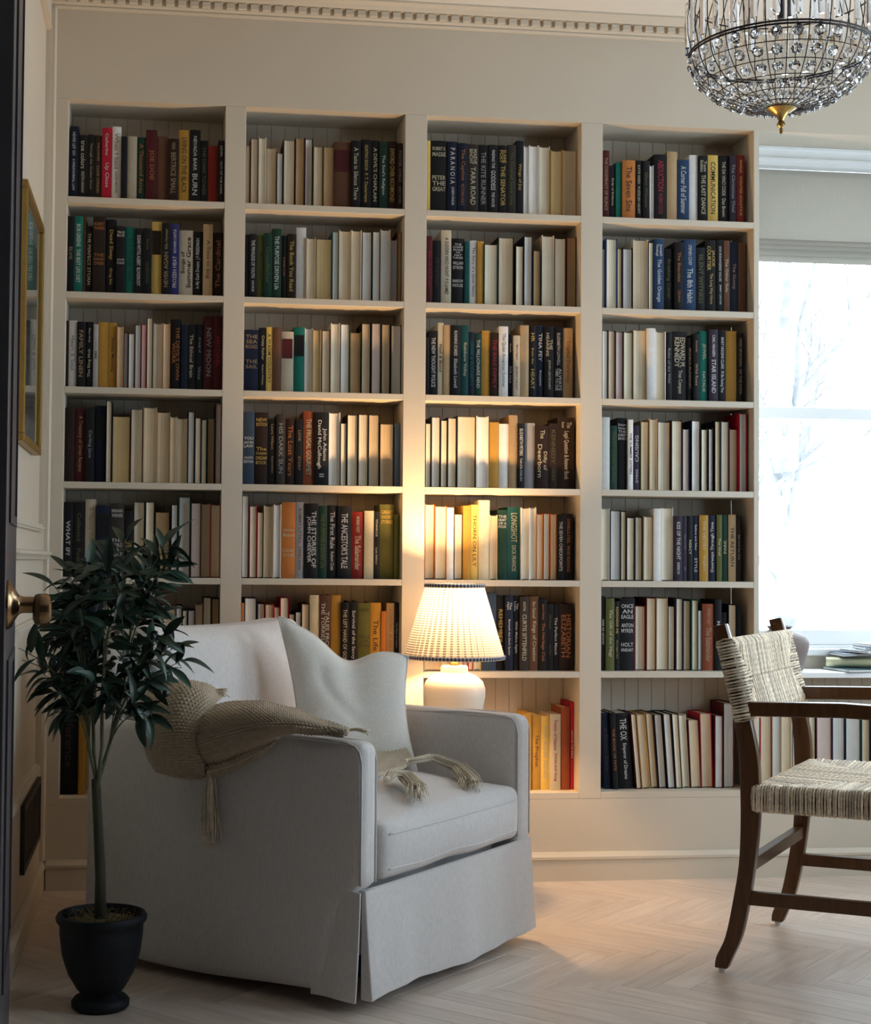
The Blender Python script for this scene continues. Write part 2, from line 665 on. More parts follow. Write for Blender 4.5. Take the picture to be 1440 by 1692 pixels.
# head casing with stepped mouldings under the soffit
MB().prism([(BY - .005, 2.4975), (BY - .034, 2.4975), (BY - .034, 2.489), (BY - .026, 2.484), (BY - .026, 2.462), (BY - .036, 2.457), (BY - .036, 2.450),
            (BY - .028, 2.445), (BY - .028, 2.431), (BY - .022, 2.427), (BY - .022, 2.420), (BY - .005, 2.420)], WX0 + .0005, WX1 + .11).obj('head_casing', winpaint, w1)
MB().box(WX1 + .0003, WX1 + .09, BY - .02, BY - .0005, .70, 2.42).obj('side_casing', winpaint, w1, bevel=.004)
for k, (a, b) in enumerate(SIDE_WIN):
    w = window('window_%d' % (k + 2), 0, b - a, SW_Z[0], SW_Z[1], .05, '')
    w.location = (ROOM_X1, b, 0)
    w.rotation_euler = (0, 0, R(-90))

# crown moulding with dentils
cz = 2.7857
cr = tag(link('trim_1', None), kind='structure')
cm = MB()
prof = [(0, cz), (-.010, cz + .001), (-.013, cz + .006), (-.011, cz + .010), (-.020, cz + .014), (-.022, cz + .017), (-.022, cz + .037), (-.040, cz + .038), (-.044, cz + .042),
        (-.050, cz + .049), (-.060, cz + .056), (-.064, cz + .058), (-.064, CEIL), (0, CEIL)]
cm.prism(prof, LWX, ROOM_X1)
cm.obj('crown_profile', paint, cr)
dm = MB().box(0, .0265, -.0365, -.0215, cz + .0175, cz + .0365).mesh('dentil', paint, bevel=.0015, bseg=1)
for k in range(76):
    link('dentil', dm, cr, (LWX + .012 + k * .0386, 0, 0))
cl = MB()
cl.prism([(x + LWX * 0, z) for x, z in [(LWX, cz), (LWX + .012, cz + .002), (LWX + .013, cz + .010), (LWX + .022, cz + .017), (LWX + .022, cz + .037), (LWX + .05, cz + .049), (LWX + .064, cz + .058), (LWX + .064, CEIL), (LWX, CEIL)]],
         -2.25, -.065, 'y')
struct('trim_2', cl, paint)
# panel mouldings, rails and corner bead on the left wall


def panel_mould(y0, y1, z0, z1, w=.022, t=.012):
    b = MB()
    for (a0, a1, c0, c1) in ((y0, y1, z0, z0 + w), (y0, y1, z1 - w, z1), (y0, y0 + w, z0 + w, z1 - w), (y1 - w, y1, z0 + w, z1 - w)):
        b.box(LWX, LWX + t, a0, a1, c0, c1)
        if a1 - a0 > c1 - c0:
            b.box(LWX, LWX + t * 1.4, a0 + w * .3, a1 - w * .3, c0 + w * .3, c1 - w * .3)
        else:
            b.box(LWX, LWX + t * 1.4, a0 + w * .3, a1 - w * .3, c0 - w * .3, c1 + w * .3)
    return b


struct('trim_3', panel_mould(-1.42, -.20, 1.115, 2.66), paint)
struct('trim_4', panel_mould(-1.42, -.20, .40, .865), paint)
struct('trim_5', MB().prism([(LWX, 1.030), (LWX + .014, 1.033), (LWX + .018, 1.040), (LWX + .026, 1.048), (LWX + .026, 1.056), (LWX, 1.06)], -2.25, -.016, 'y'), paint)
struct('trim_6', MB().prism([(LWX, -.016), (LWX + .012, -.016), (LWX + .016, -.010), (LWX + .018, -.0005), (LWX, -.0005)], .093, cz, 'z'), paint)
bprof = [(0, 0), (-.016, 0), (-.016, .068), (-.020, .071), (-.020, .079), (-.013, .088), (-.010, .093), (0, .093)]
struct('baseboard_back', MB().prism([(a - .0003, b) for a, b in bprof], LWX + .021, ROOM_X1), paint)
struct('baseboard_left', MB().prism([(LWX - a + .0003, b) for a, b in bprof], -2.25, -.0005, 'y'), paint)
struct('baseboard_right', MB().prism([(ROOM_X1 + a - .0003, b) for a, b in bprof], ROOM_Y0, -.022, 'y'), paint)

# outside: pale winter ground
struct('ground', MB().box(-30, 40, .6, 60, -.62, -.6), snow_m)

# ------------------------------------------------------------------ built-in bookcase
BAYS = {1: (.0765, .5752), 2: (.6419, 1.1619), 3: (1.235, 1.7548), 4: (1.8277, 2.3523), 5: (2.3715, 3.28)}
SHELF = {1: 2.1864, 2: 1.8827, 3: 1.5802, 4: 1.2791, 5: .9776, 6: .6791, 7: .2849}
ST = .0202
bc = thing('bookcase', 'greige built-in bookcase of four tall bays filling the wall behind the armchair', 'bookcase')
MB().box(LWX + .001, WX0, .0, BY + .010, 0, .2849 - .0205).obj('plinth', paint, bc)
stiles = [(LWX + .001, .0765), (.5752, .6419), (1.1619, 1.235), (1.7548, 1.8277), (2.3523, WX0 - .0003)]
for a, b in stiles:
    MB().box(a, b, 0, BY, .2849 - .02, 2.4985).obj('upright', paint, bc, bevel=.001, bseg=1)
bb = {}
for k in (1, 2, 3, 4):
    a, b = BAYS[k]
    for r_, z in SHELF.items():
        MB().box(a + .0002, b - .0002, .0 if r_ < 7 else .0002, BY - .0002, z - ST, z).obj('shelf', paint, bc, bevel=.001, bseg=1)
    n = 11
    w = (b - a) / n
    if w not in bb:
        bb[w] = MB().prism([(0, .0), (.0016, -.0025), (w - .0018, -.0025), (w, .0), (w, .0104), (0, .0104)], .2849, 2.4985, 'z').mesh('backboard', board_m)
    for i in range(n):
        link('backboard', bb[w], bc, (a + i * w, BY + .0015, 0))

# low shelf unit under the window with its counter
lu = thing('window_bookcase', 'low greige bookcase unit with a deep counter under the window', 'bookcase')
a, b = BAYS[5]
MB().box(WX0, WX1 + .115, .0, BY - .001, .0, .2849 - .0205).obj('plinth', paint, lu)
MB().box(WX0 + .0003, b, .0002, BY - .0002, .2849 - .02, .2849).obj('shelf', paint, lu, bevel=.001, bseg=1)
MB().box(b, WX1 + .115, 0, BY - .0002, .2849 - .02, .6575).obj('upright', paint, lu, bevel=.001, bseg=1)
MB().box(WX0 + .0003, WX1 + .118, -.006, BY - .0005, .658, .676).obj('counter', winpaint, lu, bevel=.002)
n = 20
w = (b - a) / n
bm_ = MB().prism([(0, .0), (.0016, -.0025), (w - .0018, -.0025), (w, .0), (w, .0033), (0, .0033)], .2849, .6575, 'z').mesh('backboard', board_m)
for i in range(n):
    link('backboard', bm_, lu, (a + .0003 + i * w, BY - .0035, 0))

# ------------------------------------------------------------------ books
BOOKS = """\
# 1 1
S1 79.0 27.0 239 0.0 50 nv wh NEVER LET GO|A PARANORMAL LAW
S1 107.0 29.0 212 0.0 52 bk cr *true colors|KRISTIN HANNAH
S0 136.3 20.7 215 0.0 53 bk tn Through the Golden Door
S1 157.3 23.7 214 0.0 56 db tn THE JUDGES|LUCK STRIKES
S1 181.3 31.7 239 0.0 52 rd wh Catherine|*Up Close
S1 213.3 28.7 245 0.0 56 wh gy *What I Said|LAURA MOORE
S0 243.0 19.0 210 0.0 40 bk - 
S1 262.3 30.7 213 0.0 47 cg - 
S1 293.3 27.7 214 0.0 56 gn or A Thousand Acres
S1 321.3 36.7 238 0.0 51 mr or JOE DOE
S1 358.3 34.7 220 0.0 55 br - 
S1 393.3 33.7 210 0.0 41 db tn PERK|*BERTRICE SMALL
S1 427.3 34.7 241 0.0 47 mu db LIVING ON THE BLACK
S1 462.3 34.7 242 0.0 43 bk wh NEVADA BARR|*BURN
S0 497.3 23.7 210 0.0 49 bk ol THE DARK TOWER
S1 522.0 32.0 194 0.0 49 dr - 
S0 554.3 20.5 210 0.0 39 bk wh KEVIN|OUT OF THE DARK
# 1 2
S1 76.9 21.1 250 0.0 43 bk tn ELVIS
S1 98.3 26.7 251 0.0 44 tg wh BOB GREENE  THE BEST LIFE DIET
S0 125.3 8.7 252 0.0 55 br - 
S0 135.0 21.0 222 0.0 53 bk cr THE PERFECT STORM
S1 157.0 40.0 252 0.0 42 db or ^ROBERT/PARRIS//THE/DARKNESS/OVER
S1 198.0 32.0 246 0.0 53 bk yl *Dead Sleep|Greg Iles
S1 231.0 29.0 223 0.0 41 bk wh ^TRUE/BLUE//JANE/COLE
S1 260.3 29.7 222 0.0 50 tg gn In a Strange Land
S1 291.0 24.0 218 0.0 41 bk wh SUSAN WITTIG ALBERT  BLOODROOT
S1 316.0 28.0 218 0.0 39 bk ol Binchy|QUENTINS
S1 344.3 31.7 244 0.0 55 yl db =db
S1 377.0 27.0 239 0.0 43 bk tn !*NEVER AGAIN|Ella Hunter
S1 405.0 26.0 237 0.0 43 rb wh !*FROZEN HEAT|RICHARD CASTLE
S1 432.0 45.0 220 0.0 57 cg mr !Songs of/Summer Grace
S1 478.0 31.0 217 0.0 55 bk wh !In My Dark Dreams  J F FREEDMAN
S1 509.3 30.7 240 0.0 44 tn br A Time to Sing
S1 541.0 33.8 216 0.0 56 db or !The Cardinal
# 1 3
S0 76.9 8.1 217 0.0 49 db - 
S1 85.3 24.7 218 0.0 51 wh gy Heart & Soul
S1 111.0 27.0 214 0.0 43 bk tn FAMILY LINEN
S0 138.3 23.7 216 0.0 56 bk cr !*The Ring Mob|Brian Haig
S0 162.3 15.7 208 0.0 51 gy bk FIRE
S1 178.3 31.7 216 0.0 56 mu db -
S1 210.3 25.7 215 0.0 55 mu db Sunday Morning
P0 237.0 22.0 204 0.0 44 pt or 
P0 260.0 13.0 184 0.0 46 gy pu 
P0 274.0 20.0 182 0.0 42 pw pu 
P0 294.3 20.7 211 0.0 42 pg pu 
P0 315.3 15.7 212 0.0 40 pp rd 
P0 332.0 20.0 234 0.0 44 pc db 
P1 353.0 30.0 218 0.0 50 pc pc 
P0 383.3 23.7 217 0.0 39 pt or 
S1 407.3 35.7 231 0.0 51 bk or THE DEVIL'S OWN/WORK
S0 443.3 19.7 215 0.0 45 nv gy -
S0 464.0 23.0 216 0.0 45 bk cr *The Ethical Brain
S1 488.0 27.0 218 0.0 54 bk gy A Lady of|Virtue
S1 515.3 31.7 244 0.0 48 mr gy NEW MOON
S1 547.3 27.5 245 0.0 45 mr rd MICHAEL
# 1 4
S1 76.9 31.1 239 0.0 48 db mr !Mystery
S1 108.3 33.7 238 0.0 52 mr tn A Treasury of Great Recipes
S1 143.0 27.0 235 0.0 40 bk gy Darling Jane
S1 170.3 35.7 248 0.0 57 nv gy =bk
P0 207.0 18.0 264 0.0 39 pc bk 
P1 226.0 58.0 217 0.0 52 pm bk 
P1 284.3 39.7 241 0.0 54 pc mr 
P1 325.0 43.0 246 0.0 39 pt tn 
P1 368.3 41.7 233 0.0 53 pt tn 
P0 410.3 20.7 218 0.0 46 pt pt 
P1 432.0 34.0 214 0.0 49 pt pt 
P1 467.0 22.0 235 0.0 39 pg bk 
P0 490.0 20.0 216 0.0 40 pc bk 
P0 511.0 17.0 211 0.0 42 pt dg 
P0 530.0 24.0 217 0.0 56 pb dg 
P1 555.0 19.8 264 0.0 43 pp mr 
# 1 5
S1 76.9 29.1 239 0.0 53 bk wh *WHAT IF?
S1 106.3 38.7 238 0.0 56 bk ol Collected|Poems
S1 145.3 31.7 249 0.0 56 cg tn A Natural View of Mercy
S1 179.0 44.0 230 0.0 45 nv rd =bk
S1 224.0 44.0 237 0.0 45 ch wh ^BERNARD/WEINER//THE/WORLD/IS/FLAT
S1 269.0 27.0 214 0.0 48 bk yl ^//THE/LIFE/OF/PI
P1 297.0 36.0 244 0.0 53 pc bk 
P1 335.0 29.0 244 0.0 41 pc bk 
P1 366.0 47.0 213 0.0 52 pb bk 
P1 417.0 22.0 237 0.0 53 pg bk 
P1 441.0 38.0 262 0.0 54 pg dg 
P1 480.0 33.0 243 0.0 40 pp db 
P1 514.0 29.0 241 0.0 56 pt tn 
P1 543.3 31.5 238 0.0 41 pt rd 
# 1 6
S1 77.0 33.0 232 0.0 45 bk - 
S0 110.3 15.7 219 0.0 50 bk yl GOOD
S1 127.0 34.0 219 0.0 56 db - 
S1 162.0 39.0 228 0.0 45 nv - 
S1 201.3 46.7 237 0.0 56 cg gy ^/WAR//AND
S1 249.0 44.0 220 0.0 49 nv - 
S1 293.3 45.7 216 0.0 45 br - 
P1 339.3 54.7 212 0.0 45 pt db 
P1 395.0 40.0 210 0.0 42 pt tn 
P0 436.0 20.0 211 0.0 40 pg db 
P0 457.0 16.0 196 0.0 42 pc bk 
P0 474.0 24.0 196 0.0 51 pp bk 
P0 499.0 23.0 215 0.0 57 pt tn 
P1 522.3 26.7 237 0.0 42 pc db 
P1 549.3 25.5 234 0.0 40 pb db 
# 1 7
S1 76.9 54.1 350 0.0 72 bk db Reference
S1 133.0 22.0 326 0.0 64 mu - 
# 2 1
P0 644.0 14.0 203 0.0 46 pt br 
P1 659.0 26.0 225 0.0 43 pt mr 
P1 686.0 25.0 230 0.0 50 pc pc 
P1 712.0 33.0 199 0.0 54 pt tn 
P0 745.3 20.7 182 0.0 47 pg bk 
P1 767.0 38.0 226 0.0 47 pc db 
P1 805.3 30.7 232 0.0 40 pb mr 
P1 838.0 26.0 234 0.0 55 pw bk 
P1 864.3 31.7 207 0.0 40 pt ol 
P1 898.0 35.0 209 0.0 48 pb br 
S1 934.0 56.0 227 0.0 54 br mr =mr
S1 990.3 30.7 230 0.0 41 bk cr A Taste in Silence There
S1 1024.0 34.0 238 0.0 52 bk yl HUNTING SEASON|P. T. Deutermann
S1 1059.0 25.0 237 0.0 56 bk cr A DEVIL'S CHAPLAIN
S1 1084.3 26.7 234 0.0 50 gn wh The Soul's Religion
S1 1112.0 31.0 236 0.0 53 db yl SWORD OVER RICHMOND
S1 1143.3 18.2 228 0.0 41 db gy *FOSTER CHILD|BURT HAGER
# 2 2
S0 645.0 14.0 212 0.0 47 bk tn -
S0 659.3 23.7 213 0.0 42 bk wh *THE PRIVILEGE OF YOUTH|DAVE PELZER
S0 684.0 21.0 213 0.0 54 ol db My Lost Season
S1 705.3 27.7 218 0.0 44 gn ol Grandfather
S1 733.3 30.7 234 0.0 47 gn wh THE PURPOSE DRIVEN Life
S0 766.0 17.0 215 0.0 57 bk or Loves Lies
S1 783.3 28.7 220 0.0 54 db yl *The Book You Read
S1 813.0 32.0 243 0.0 57 wh - 
P1 845.3 30.7 209 0.0 47 pt pt 
P1 876.3 53.7 209 0.0 48 pm db 
P0 931.0 22.0 235 0.0 52 pg tg 
P1 953.3 39.7 238 0.0 48 pt pc 
P1 993.3 33.7 239 0.0 44 pt pc 
P1 1028.0 34.0 237 0.0 46 pg bk 
P1 1062.3 26.7 238 0.0 42 pg gn 
P1 1090.0 32.0 245 0.0 46 pg pc 
P0 1124.0 22.0 216 0.0 57 gy gy 
P1 1146.3 15.2 241 0.0 56 pb mr 
# 2 3
S1 646.0 48.0 204 0.0 50 nv tn ^THE/SEA/ROAD//THE/SAIL
S0 694.3 22.7 211 0.0 48 bk cr *Crazy Father|Robert Whiting
S0 717.3 20.7 214 0.0 45 yl ol A WARM COUNTRY
S1 738.3 26.7 213 0.0 41 br - 
S1 766.0 40.0 200 0.0 44 cg mr =mr
S1 807.0 36.0 217 0.0 53 tg bk =bk
P1 843.3 25.7 216 0.0 55 pw pw 
P1 869.3 27.7 211 0.0 46 pm tn 
P1 899.0 29.0 211 0.0 53 pt mr 
P1 929.0 30.0 235 0.0 53 pc pc 
P1 960.0 31.0 234 0.0 52 pw gn 
P1 992.0 35.0 207 0.0 51 pb ol 
P1 1030.0 31.0 238 0.0 53 pt bk 
P1 1062.0 32.0 238 0.0 46 pp bk 
P1 1096.0 30.0 237 0.0 52 pt bk 
P1 1126.3 35.2 233 0.0 44 pg bk 
# 2 4
S1 645.0 37.0 238 0.0 48 st wh ^//YOU/and the/LAW//COUNTRY/EDITION
S1 683.0 44.0 237 0.0 53 db yl ^NEW/EDITION//The/Complete/DREAM/BOOK
S1 728.0 25.0 217 0.0 51 bk tn Laura Wilson|Superstition
S1 753.3 28.7 231 0.0 44 ch gy HIS DARK SUN
S1 783.0 33.0 219 0.0 56 db or The Lost Years
S1 816.3 24.7 217 0.0 51 bk tn LOVE|STORY
S1 841.3 35.7 244 0.0 49 ru cr *THE FRUGAL GOURMET
S1 877.3 46.7 240 0.0 39 bk wh *John Adams/David McCullough|II
P1 925.0 37.0 242 0.0 49 pw pw 
P0 962.3 20.7 209 0.0 44 pc bk 
P1 985.0 36.0 237 0.0 51 pc bk 
P1 1021.3 33.7 239 0.0 47 pc bk 
P1 1056.0 37.0 239 0.0 54 pt bk 
P1 1093.3 46.7 210 0.0 51 pt db 
S0 1142.0 19.5 211 0.0 53 lb gy -
# 2 5
P1 644.0 23.0 269 0.0 45 pg db 
P1 669.0 24.0 236 0.0 51 pc rd 
P0 694.0 21.0 216 0.0 52 pt db 
P1 716.0 31.0 237 0.0 54 pt pc 
P1 747.3 24.7 241 0.0 45 pg pw 
S1 774.0 45.0 248 0.0 54 or cr ^//James/Beard//COOKS/AT HOME
S1 820.0 27.0 249 0.0 55 gy db ROBERT LITTELL|DEFECTION
S1 847.3 45.7 245 0.0 51 bk wh *THE STORIES OF/JOHN CHEEVER
S1 894.0 29.0 238 0.0 57 gn ol THE PURPOSE DRIVEN Life
S1 924.0 32.0 240 0.0 56 bk wh *The First Rule|Robert Crais
S1 956.3 45.7 238 0.0 48 bk wh *THE ANCESTOR'S TALE
S1 1002.3 40.7 220 0.0 49 dr cr MORRIS WEST|*The Salamander
S1 1043.3 30.7 223 0.0 42 cr - 
S0 1076.0 19.0 221 0.0 54 bk wh TITANICUS|Late Edition
S1 1096.0 47.0 245 0.0 56 ol yl ^GREAT/SHORT/STORIES
S0 1143.3 18.2 212 0.0 48 ol db -
# 2 6
S0 646.0 9.0 219 0.0 51 or - 
P1 656.0 39.0 236 0.0 52 pw nv 
P0 698.0 24.0 218 0.0 52 pc mr 
P1 722.3 27.7 216 0.0 42 pt rd 
P0 752.0 19.0 208 0.0 53 pt rd 
P1 771.3 27.7 238 0.0 49 pc rd 
P0 800.0 20.0 185 0.0 51 pt bk 
P0 821.0 19.0 192 0.0 47 pg bk 
P1 841.0 26.0 218 0.0 50 pt db 
S1 868.0 31.0 246 0.0 53 cr gy -
S1 899.3 37.7 246 0.0 50 br wh TALES FROM/THE TORRID ZONE
S1 938.0 31.0 246 0.0 52 mu - 
S1 969.3 25.7 223 0.0 39 bk cr *THE LEFT HAND OF GOD
S1 995.3 28.7 226 0.0 42 bk wh *Survival of the Savvy
S1 1025.0 41.0 221 0.0 47 ol db ^HOLLOW//WELLS/OF/SONG
S1 1067.0 35.0 222 0.0 51 mu db The Life
S0 1102.3 15.7 195 0.0 43 or br -
S1 1120.0 25.0 221 0.0 51 tn or A LANTERN|IN HER HAND
S0 1145.3 16.2 223 0.0 50 bk gy The Best of Ogden
# 3 1
S0 1240.0 13.0 240 0.0 40 yl - 
S1 1255.0 56.0 243 0.0 47 bk cr ^ROBERT K./MASSIE//PETER/THE/GREAT
S1 1311.3 33.7 241 0.0 43 nv wh *P A R A N O I A|JOSEPH FINDER
S1 1345.3 32.7 237 0.0 40 nv or *The Captive|VICTORIA HOLT
S1 1378.3 36.7 235 0.0 41 ch cr MAEVE/BINCHY|*TARA ROAD
S1 1416.0 33.0 235 0.0 45 bk gy THE KITE RUNNER
S1 1449.3 31.7 236 0.0 42 bk wh FINDING THE|*GODDESS|THE HOUSE
S1 1482.0 32.0 236 0.0 42 bk yl ELAINE/POST|*THE SENATOR
S1 1514.3 27.7 238 0.0 40 ch ol The Hundred Secret Lives
S1 1544.0 26.0 255 0.0 47 bk yl *Wings of Joy
P0 1570.3 19.7 240 0.0 46 pg pw 
P1 1591.0 31.0 244 0.0 50 pw pw 
P1 1623.0 38.0 242 0.0 50 pc pc 
P1 1661.3 39.7 229 0.0 43 pm mu 
P1 1705.0 49.4 235 0.0 55 pt mu 
# 3 2
S0 1243.0 19.0 227 0.0 39 mr rd Rain on the Roof
S1 1263.0 29.0 214 0.0 46 bk db All the Days
S1 1292.3 33.7 249 0.0 44 cg db A SUDDEN WILD NIGHT  P D JAMES
S1 1327.0 43.0 223 0.0 46 bk wh ^THE/CONFES/SIONS/OF/NAT/TURNER//WILLIAM/STYRON//RANDOM/HOUSE
S0 1370.3 16.7 214 0.0 41 dg tg The Heart of the City
S0 1390.0 24.0 220 0.0 54 wh bl The Story of a Quiet Nation
S0 1414.3 21.7 217 0.0 46 mu - 
P1 1436.3 45.7 209 0.0 40 pc dg 
P1 1486.0 53.0 235 0.0 50 pt bk 
P0 1543.0 27.0 207 0.0 41 pc bk 
P1 1573.0 30.0 242 0.0 49 pg nv 
P0 1603.3 26.7 195 0.0 45 pb bk 
P1 1635.0 41.0 246 0.0 49 pc pc 
P1 1679.0 40.0 241 0.0 56 pc mr 
P1 1720.0 34.4 244 0.0 54 pb mr 
# 3 3
S0 1244.0 11.0 195 0.0 47 bk - 
S1 1256.0 28.0 218 0.0 54 bk wh THE NEW THOUGHT POLICE
S0 1284.3 18.7 245 0.0 51 cg db Flesh & Blood
S0 1303.3 21.7 237 0.0 46 tn - 
S1 1325.3 33.7 237 0.0 42 bk wh RUNNING SCARED|Elizabeth Lowell
S1 1361.0 27.0 239 0.0 50 dg cr *Rainbow Valley
S0 1388.3 18.7 217 0.0 49 nv tg OMAR & ELIZABETH
S0 1409.0 24.0 215 0.0 56 gn wh THE MILLIONAIRE MIND
S1 1433.3 27.7 224 0.0 56 mu - 
S1 1461.3 27.7 217 0.0 50 db rd THE BALE FAMILY
S1 1489.3 30.7 238 0.0 45 wh gy The Quiet American Summer
S0 1523.0 15.0 214 0.0 55 nv wh Danielle|*FOR SALE
S0 1538.3 20.7 208 0.0 39 cg rd Mary Higgins|SILENT NIGHT
S1 1560.0 29.0 243 0.0 41 tn cg The Age of Innocence
S1 1592.0 25.0 243 0.0 49 bk yl *HR|from the|*HEART
S1 1618.0 25.0 246 0.0 50 nv wh *TINA FEY|Bossypants
S1 1643.3 30.7 242 0.0 42 bk cr *THE/HEARING|JOHN LESCROART
S1 1677.0 31.0 242 0.0 50 bk wh ELIZABETH LOWELL|ALWAYS/TIME TO DIE
S1 1710.0 33.0 240 0.0 55 tn or *Digital Fortress
# 3 4
P0 1244.0 19.0 214 0.0 46 pc bk 
P1 1264.0 30.0 235 0.0 47 pw bk 
P0 1294.3 22.7 225 0.0 43 pc bk 
P1 1318.0 30.0 233 0.0 44 pc bk 
P1 1352.0 63.0 240 0.0 57 pc bk 
P1 1415.3 40.7 240 0.0 46 pw pw 
S1 1460.0 33.0 221 0.0 56 mu - 
S1 1493.3 32.7 216 0.0 55 wh db -
S1 1526.3 27.7 245 0.0 50 tn - 
S0 1554.3 22.7 218 0.0 44 bk wh *ELIZABETH PETERS|Tomb of the Golden Bird
S1 1581.0 34.0 221 0.0 57 gy wh -
S1 1615.3 45.7 212 0.0 48 db cr The|*Dilly of/Deerborn
S1 1661.3 27.7 220 0.0 46 db ol *KENNEDY|HEIRS
S1 1689.3 56.7 241 0.0 45 db cr The/Reader|*Legal Question & Answer Book
# 3 5
P1 1246.0 32.0 249 0.0 57 pc or 
P1 1278.3 38.7 243 0.0 48 pc or 
S1 1317.3 22.7 237 0.0 44 wh - 
P1 1342.0 29.0 218 0.0 48 pc db 
S1 1371.3 24.7 244 0.0 41 mu - 
S1 1398.0 26.0 248 0.0 50 yl br THORN ON LILY
S1 1424.3 36.7 263 0.0 47 cr db -
P0 1461.3 25.7 215 0.0 44 pt pt 
S1 1489.0 33.0 232 0.0 53 gn wh ^THE/HEART/OF A/FOX
S1 1523.0 43.0 242 0.0 54 dg cr *LONGSHOT|DICK FRANCIS
P1 1566.3 28.7 240 0.0 39 pc pw 
P0 1598.0 21.0 241 0.0 49 pc pw 
P0 1619.3 21.7 221 0.0 44 pt or 
P0 1645.0 23.0 224 0.0 56 pc rd 
P0 1668.3 21.7 222 0.0 53 pt or 
S0 1690.3 22.7 218 0.0 43 bk wh *THE SEVEN CHECKPOINTS
S1 1713.3 28.7 222 0.0 44 bk or DANIELLE STEEL|MIXED BLESSINGS
# 3 6
P1 1245.0 56.0 226 0.0 42 pt pt 
P1 1304.0 36.0 222 0.0 57 pc tn 
P1 1340.3 34.7 224 0.0 44 pc tn 
P0 1377.0 15.0 226 0.0 50 pp rd 
P0 1393.0 15.0 222 0.0 48 pc rd 
P1 1410.0 26.0 224 0.0 51 pc yl 
S1 1436.3 49.7 255 0.0 50 st gy -
S1 1488.0 26.0 247 0.0 52 bk yl *REMEMBER ME
S1 1514.3 25.7 247 0.0 41 nv wh The/Night|Beneath the Dark Spider
S0 1543.0 21.0 245 0.0 53 bk wh The/Ladies|*With Malice Again
S1 1564.3 29.7 245 0.0 44 ch cr AGATHA|*CURTIS SITTENFELD
S1 1596.0 33.0 246 0.0 49 br cr Max Gladwell|*Kings of Creation
S1 1629.3 26.7 238 0.0 45 bk or Janet Dailey|*The Heritage Club
S0 1656.3 20.7 222 0.0 44 bk ol Of Hours|and Days
S0 1678.0 19.0 220 0.0 49 bk wh The Perfect Match
S1 1697.3 46.7 221 0.0 47 db or *HISTORIAN/ELIZABETH
# 3 7
S0 1590.0 19.0 255 0.0 60 mu - 
S1 1612.0 31.0 248 0.0 67 mu br *The Prophet
S1 1643.3 27.7 244 0.0 65 yl cr *THE ROSE KING
S1 1671.3 35.7 251 0.0 55 cg rd Poems of Nature|Verse and Song
S1 1709.0 30.0 273 0.0 59 ru - 
S1 1742.0 12.4 290 0.0 62 rd wh *ABC'S OF THE BIBLE
# 4 1
S0 1845.0 22.0 238 0.0 55 mr tn THE CONSPIRACY OF SILENCE
S0 1868.0 20.0 187 0.0 55 bk cr Body of Evidence
S0 1888.3 19.7 198 0.0 49 tg gn -
S1 1908.3 43.7 203 0.0 39 or db *The Seven Sins
S0 1957.0 24.0 208 0.0 53 bk cr KATE REED|PUZZLED HEART
S0 1981.3 23.7 206 0.0 47 bk ol Silent Witness
P0 2006.0 13.0 193 0.0 49 pg wh 
S1 2022.0 44.0 231 0.0 52 bk rd *ABDUCTION|ROBIN COOK
S1 2066.3 35.7 242 0.0 50 tn br -
S1 2102.3 40.7 215 0.0 48 bl wh *A Corner Full of Summer
S1 2146.0 30.0 235 0.0 55 wh - 
S1 2176.3 31.7 232 0.0 46 bk cr Tom/Robbins|*THE LAST DANCE
S1 2208.3 35.7 235 0.0 46 yl db *COMMUNICATION
S1 2248.0 37.0 237 0.0 54 bk cr THE DA VINCI CODE|Dan Brown
S1 2285.3 22.7 237 0.0 43 pu gy The Christmas Thief
S1 2310.0 27.0 239 0.0 44 dr yl MARIA|WINTER SOLSTICE
# 4 2
P0 1843.0 9.0 211 0.0 54 pc bl 
P1 1852.3 37.7 241 0.0 40 pc bl 
P0 1895.0 18.0 213 0.0 54 pt db 
P1 1913.3 34.7 213 0.0 52 pg db 
P1 1949.0 51.0 243 0.0 47 pt pc 
P0 2000.3 17.7 236 0.0 44 pc bk 
S1 2021.0 36.0 247 0.0 53 bl wh Joseph/Wambaugh|*The Golden Orange
S1 2058.0 32.0 216 0.0 55 bk ol Breaking Cover
S1 2090.3 31.7 237 0.0 42 bk or The Beauties|Quinn
S1 2125.0 42.0 249 0.0 48 bl wh STEPHEN COVEY|*The 8th Habit
S1 2168.0 32.0 223 0.0 49 bk ol SILENT WITNESS
S1 2200.3 38.7 248 0.0 48 bk yl *JACKIE/COURTIER|The Long Way Home
S1 2239.3 23.7 251 0.0 45 bk wh OUR ENDANGERED VALUES|JIMMY CARTER
S0 2263.3 20.7 249 0.0 42 br cr *The Other Side
S1 2287.0 29.0 246 0.0 50 nv tn The Gunny
S1 2319.0 28.0 245 0.0 54 br - 
# 4 3
P0 1839.0 21.0 235 0.0 40 pw db 
P1 1861.0 25.0 235 0.0 43 pt mr 
P1 1890.0 27.0 234 0.0 54 pp mr 
P1 1917.3 32.7 234 0.0 53 pc ol 
P1 1950.3 44.7 242 0.0 51 pc tn 
S1 1995.3 28.7 245 0.0 39 wh - 
P1 2029.0 35.0 238 0.0 52 pt pw 
S0 2068.0 19.0 236 0.0 57 bk gy Rules of the Wild
S1 2087.3 52.7 239 0.0 57 bk cr *EDWARD M./KENNEDY|True Compass
S0 2140.3 16.7 219 0.0 52 bk tn MONICA McINERNEY
S0 2157.3 19.7 230 0.0 40 bk tn Amanda|*Wild Rose
S1 2183.0 29.0 243 0.0 54 tg cr *JEWEL|NATALIE
S1 2212.3 30.7 248 0.0 43 pu wh CARL HIAASEN|*STAR ISLAND
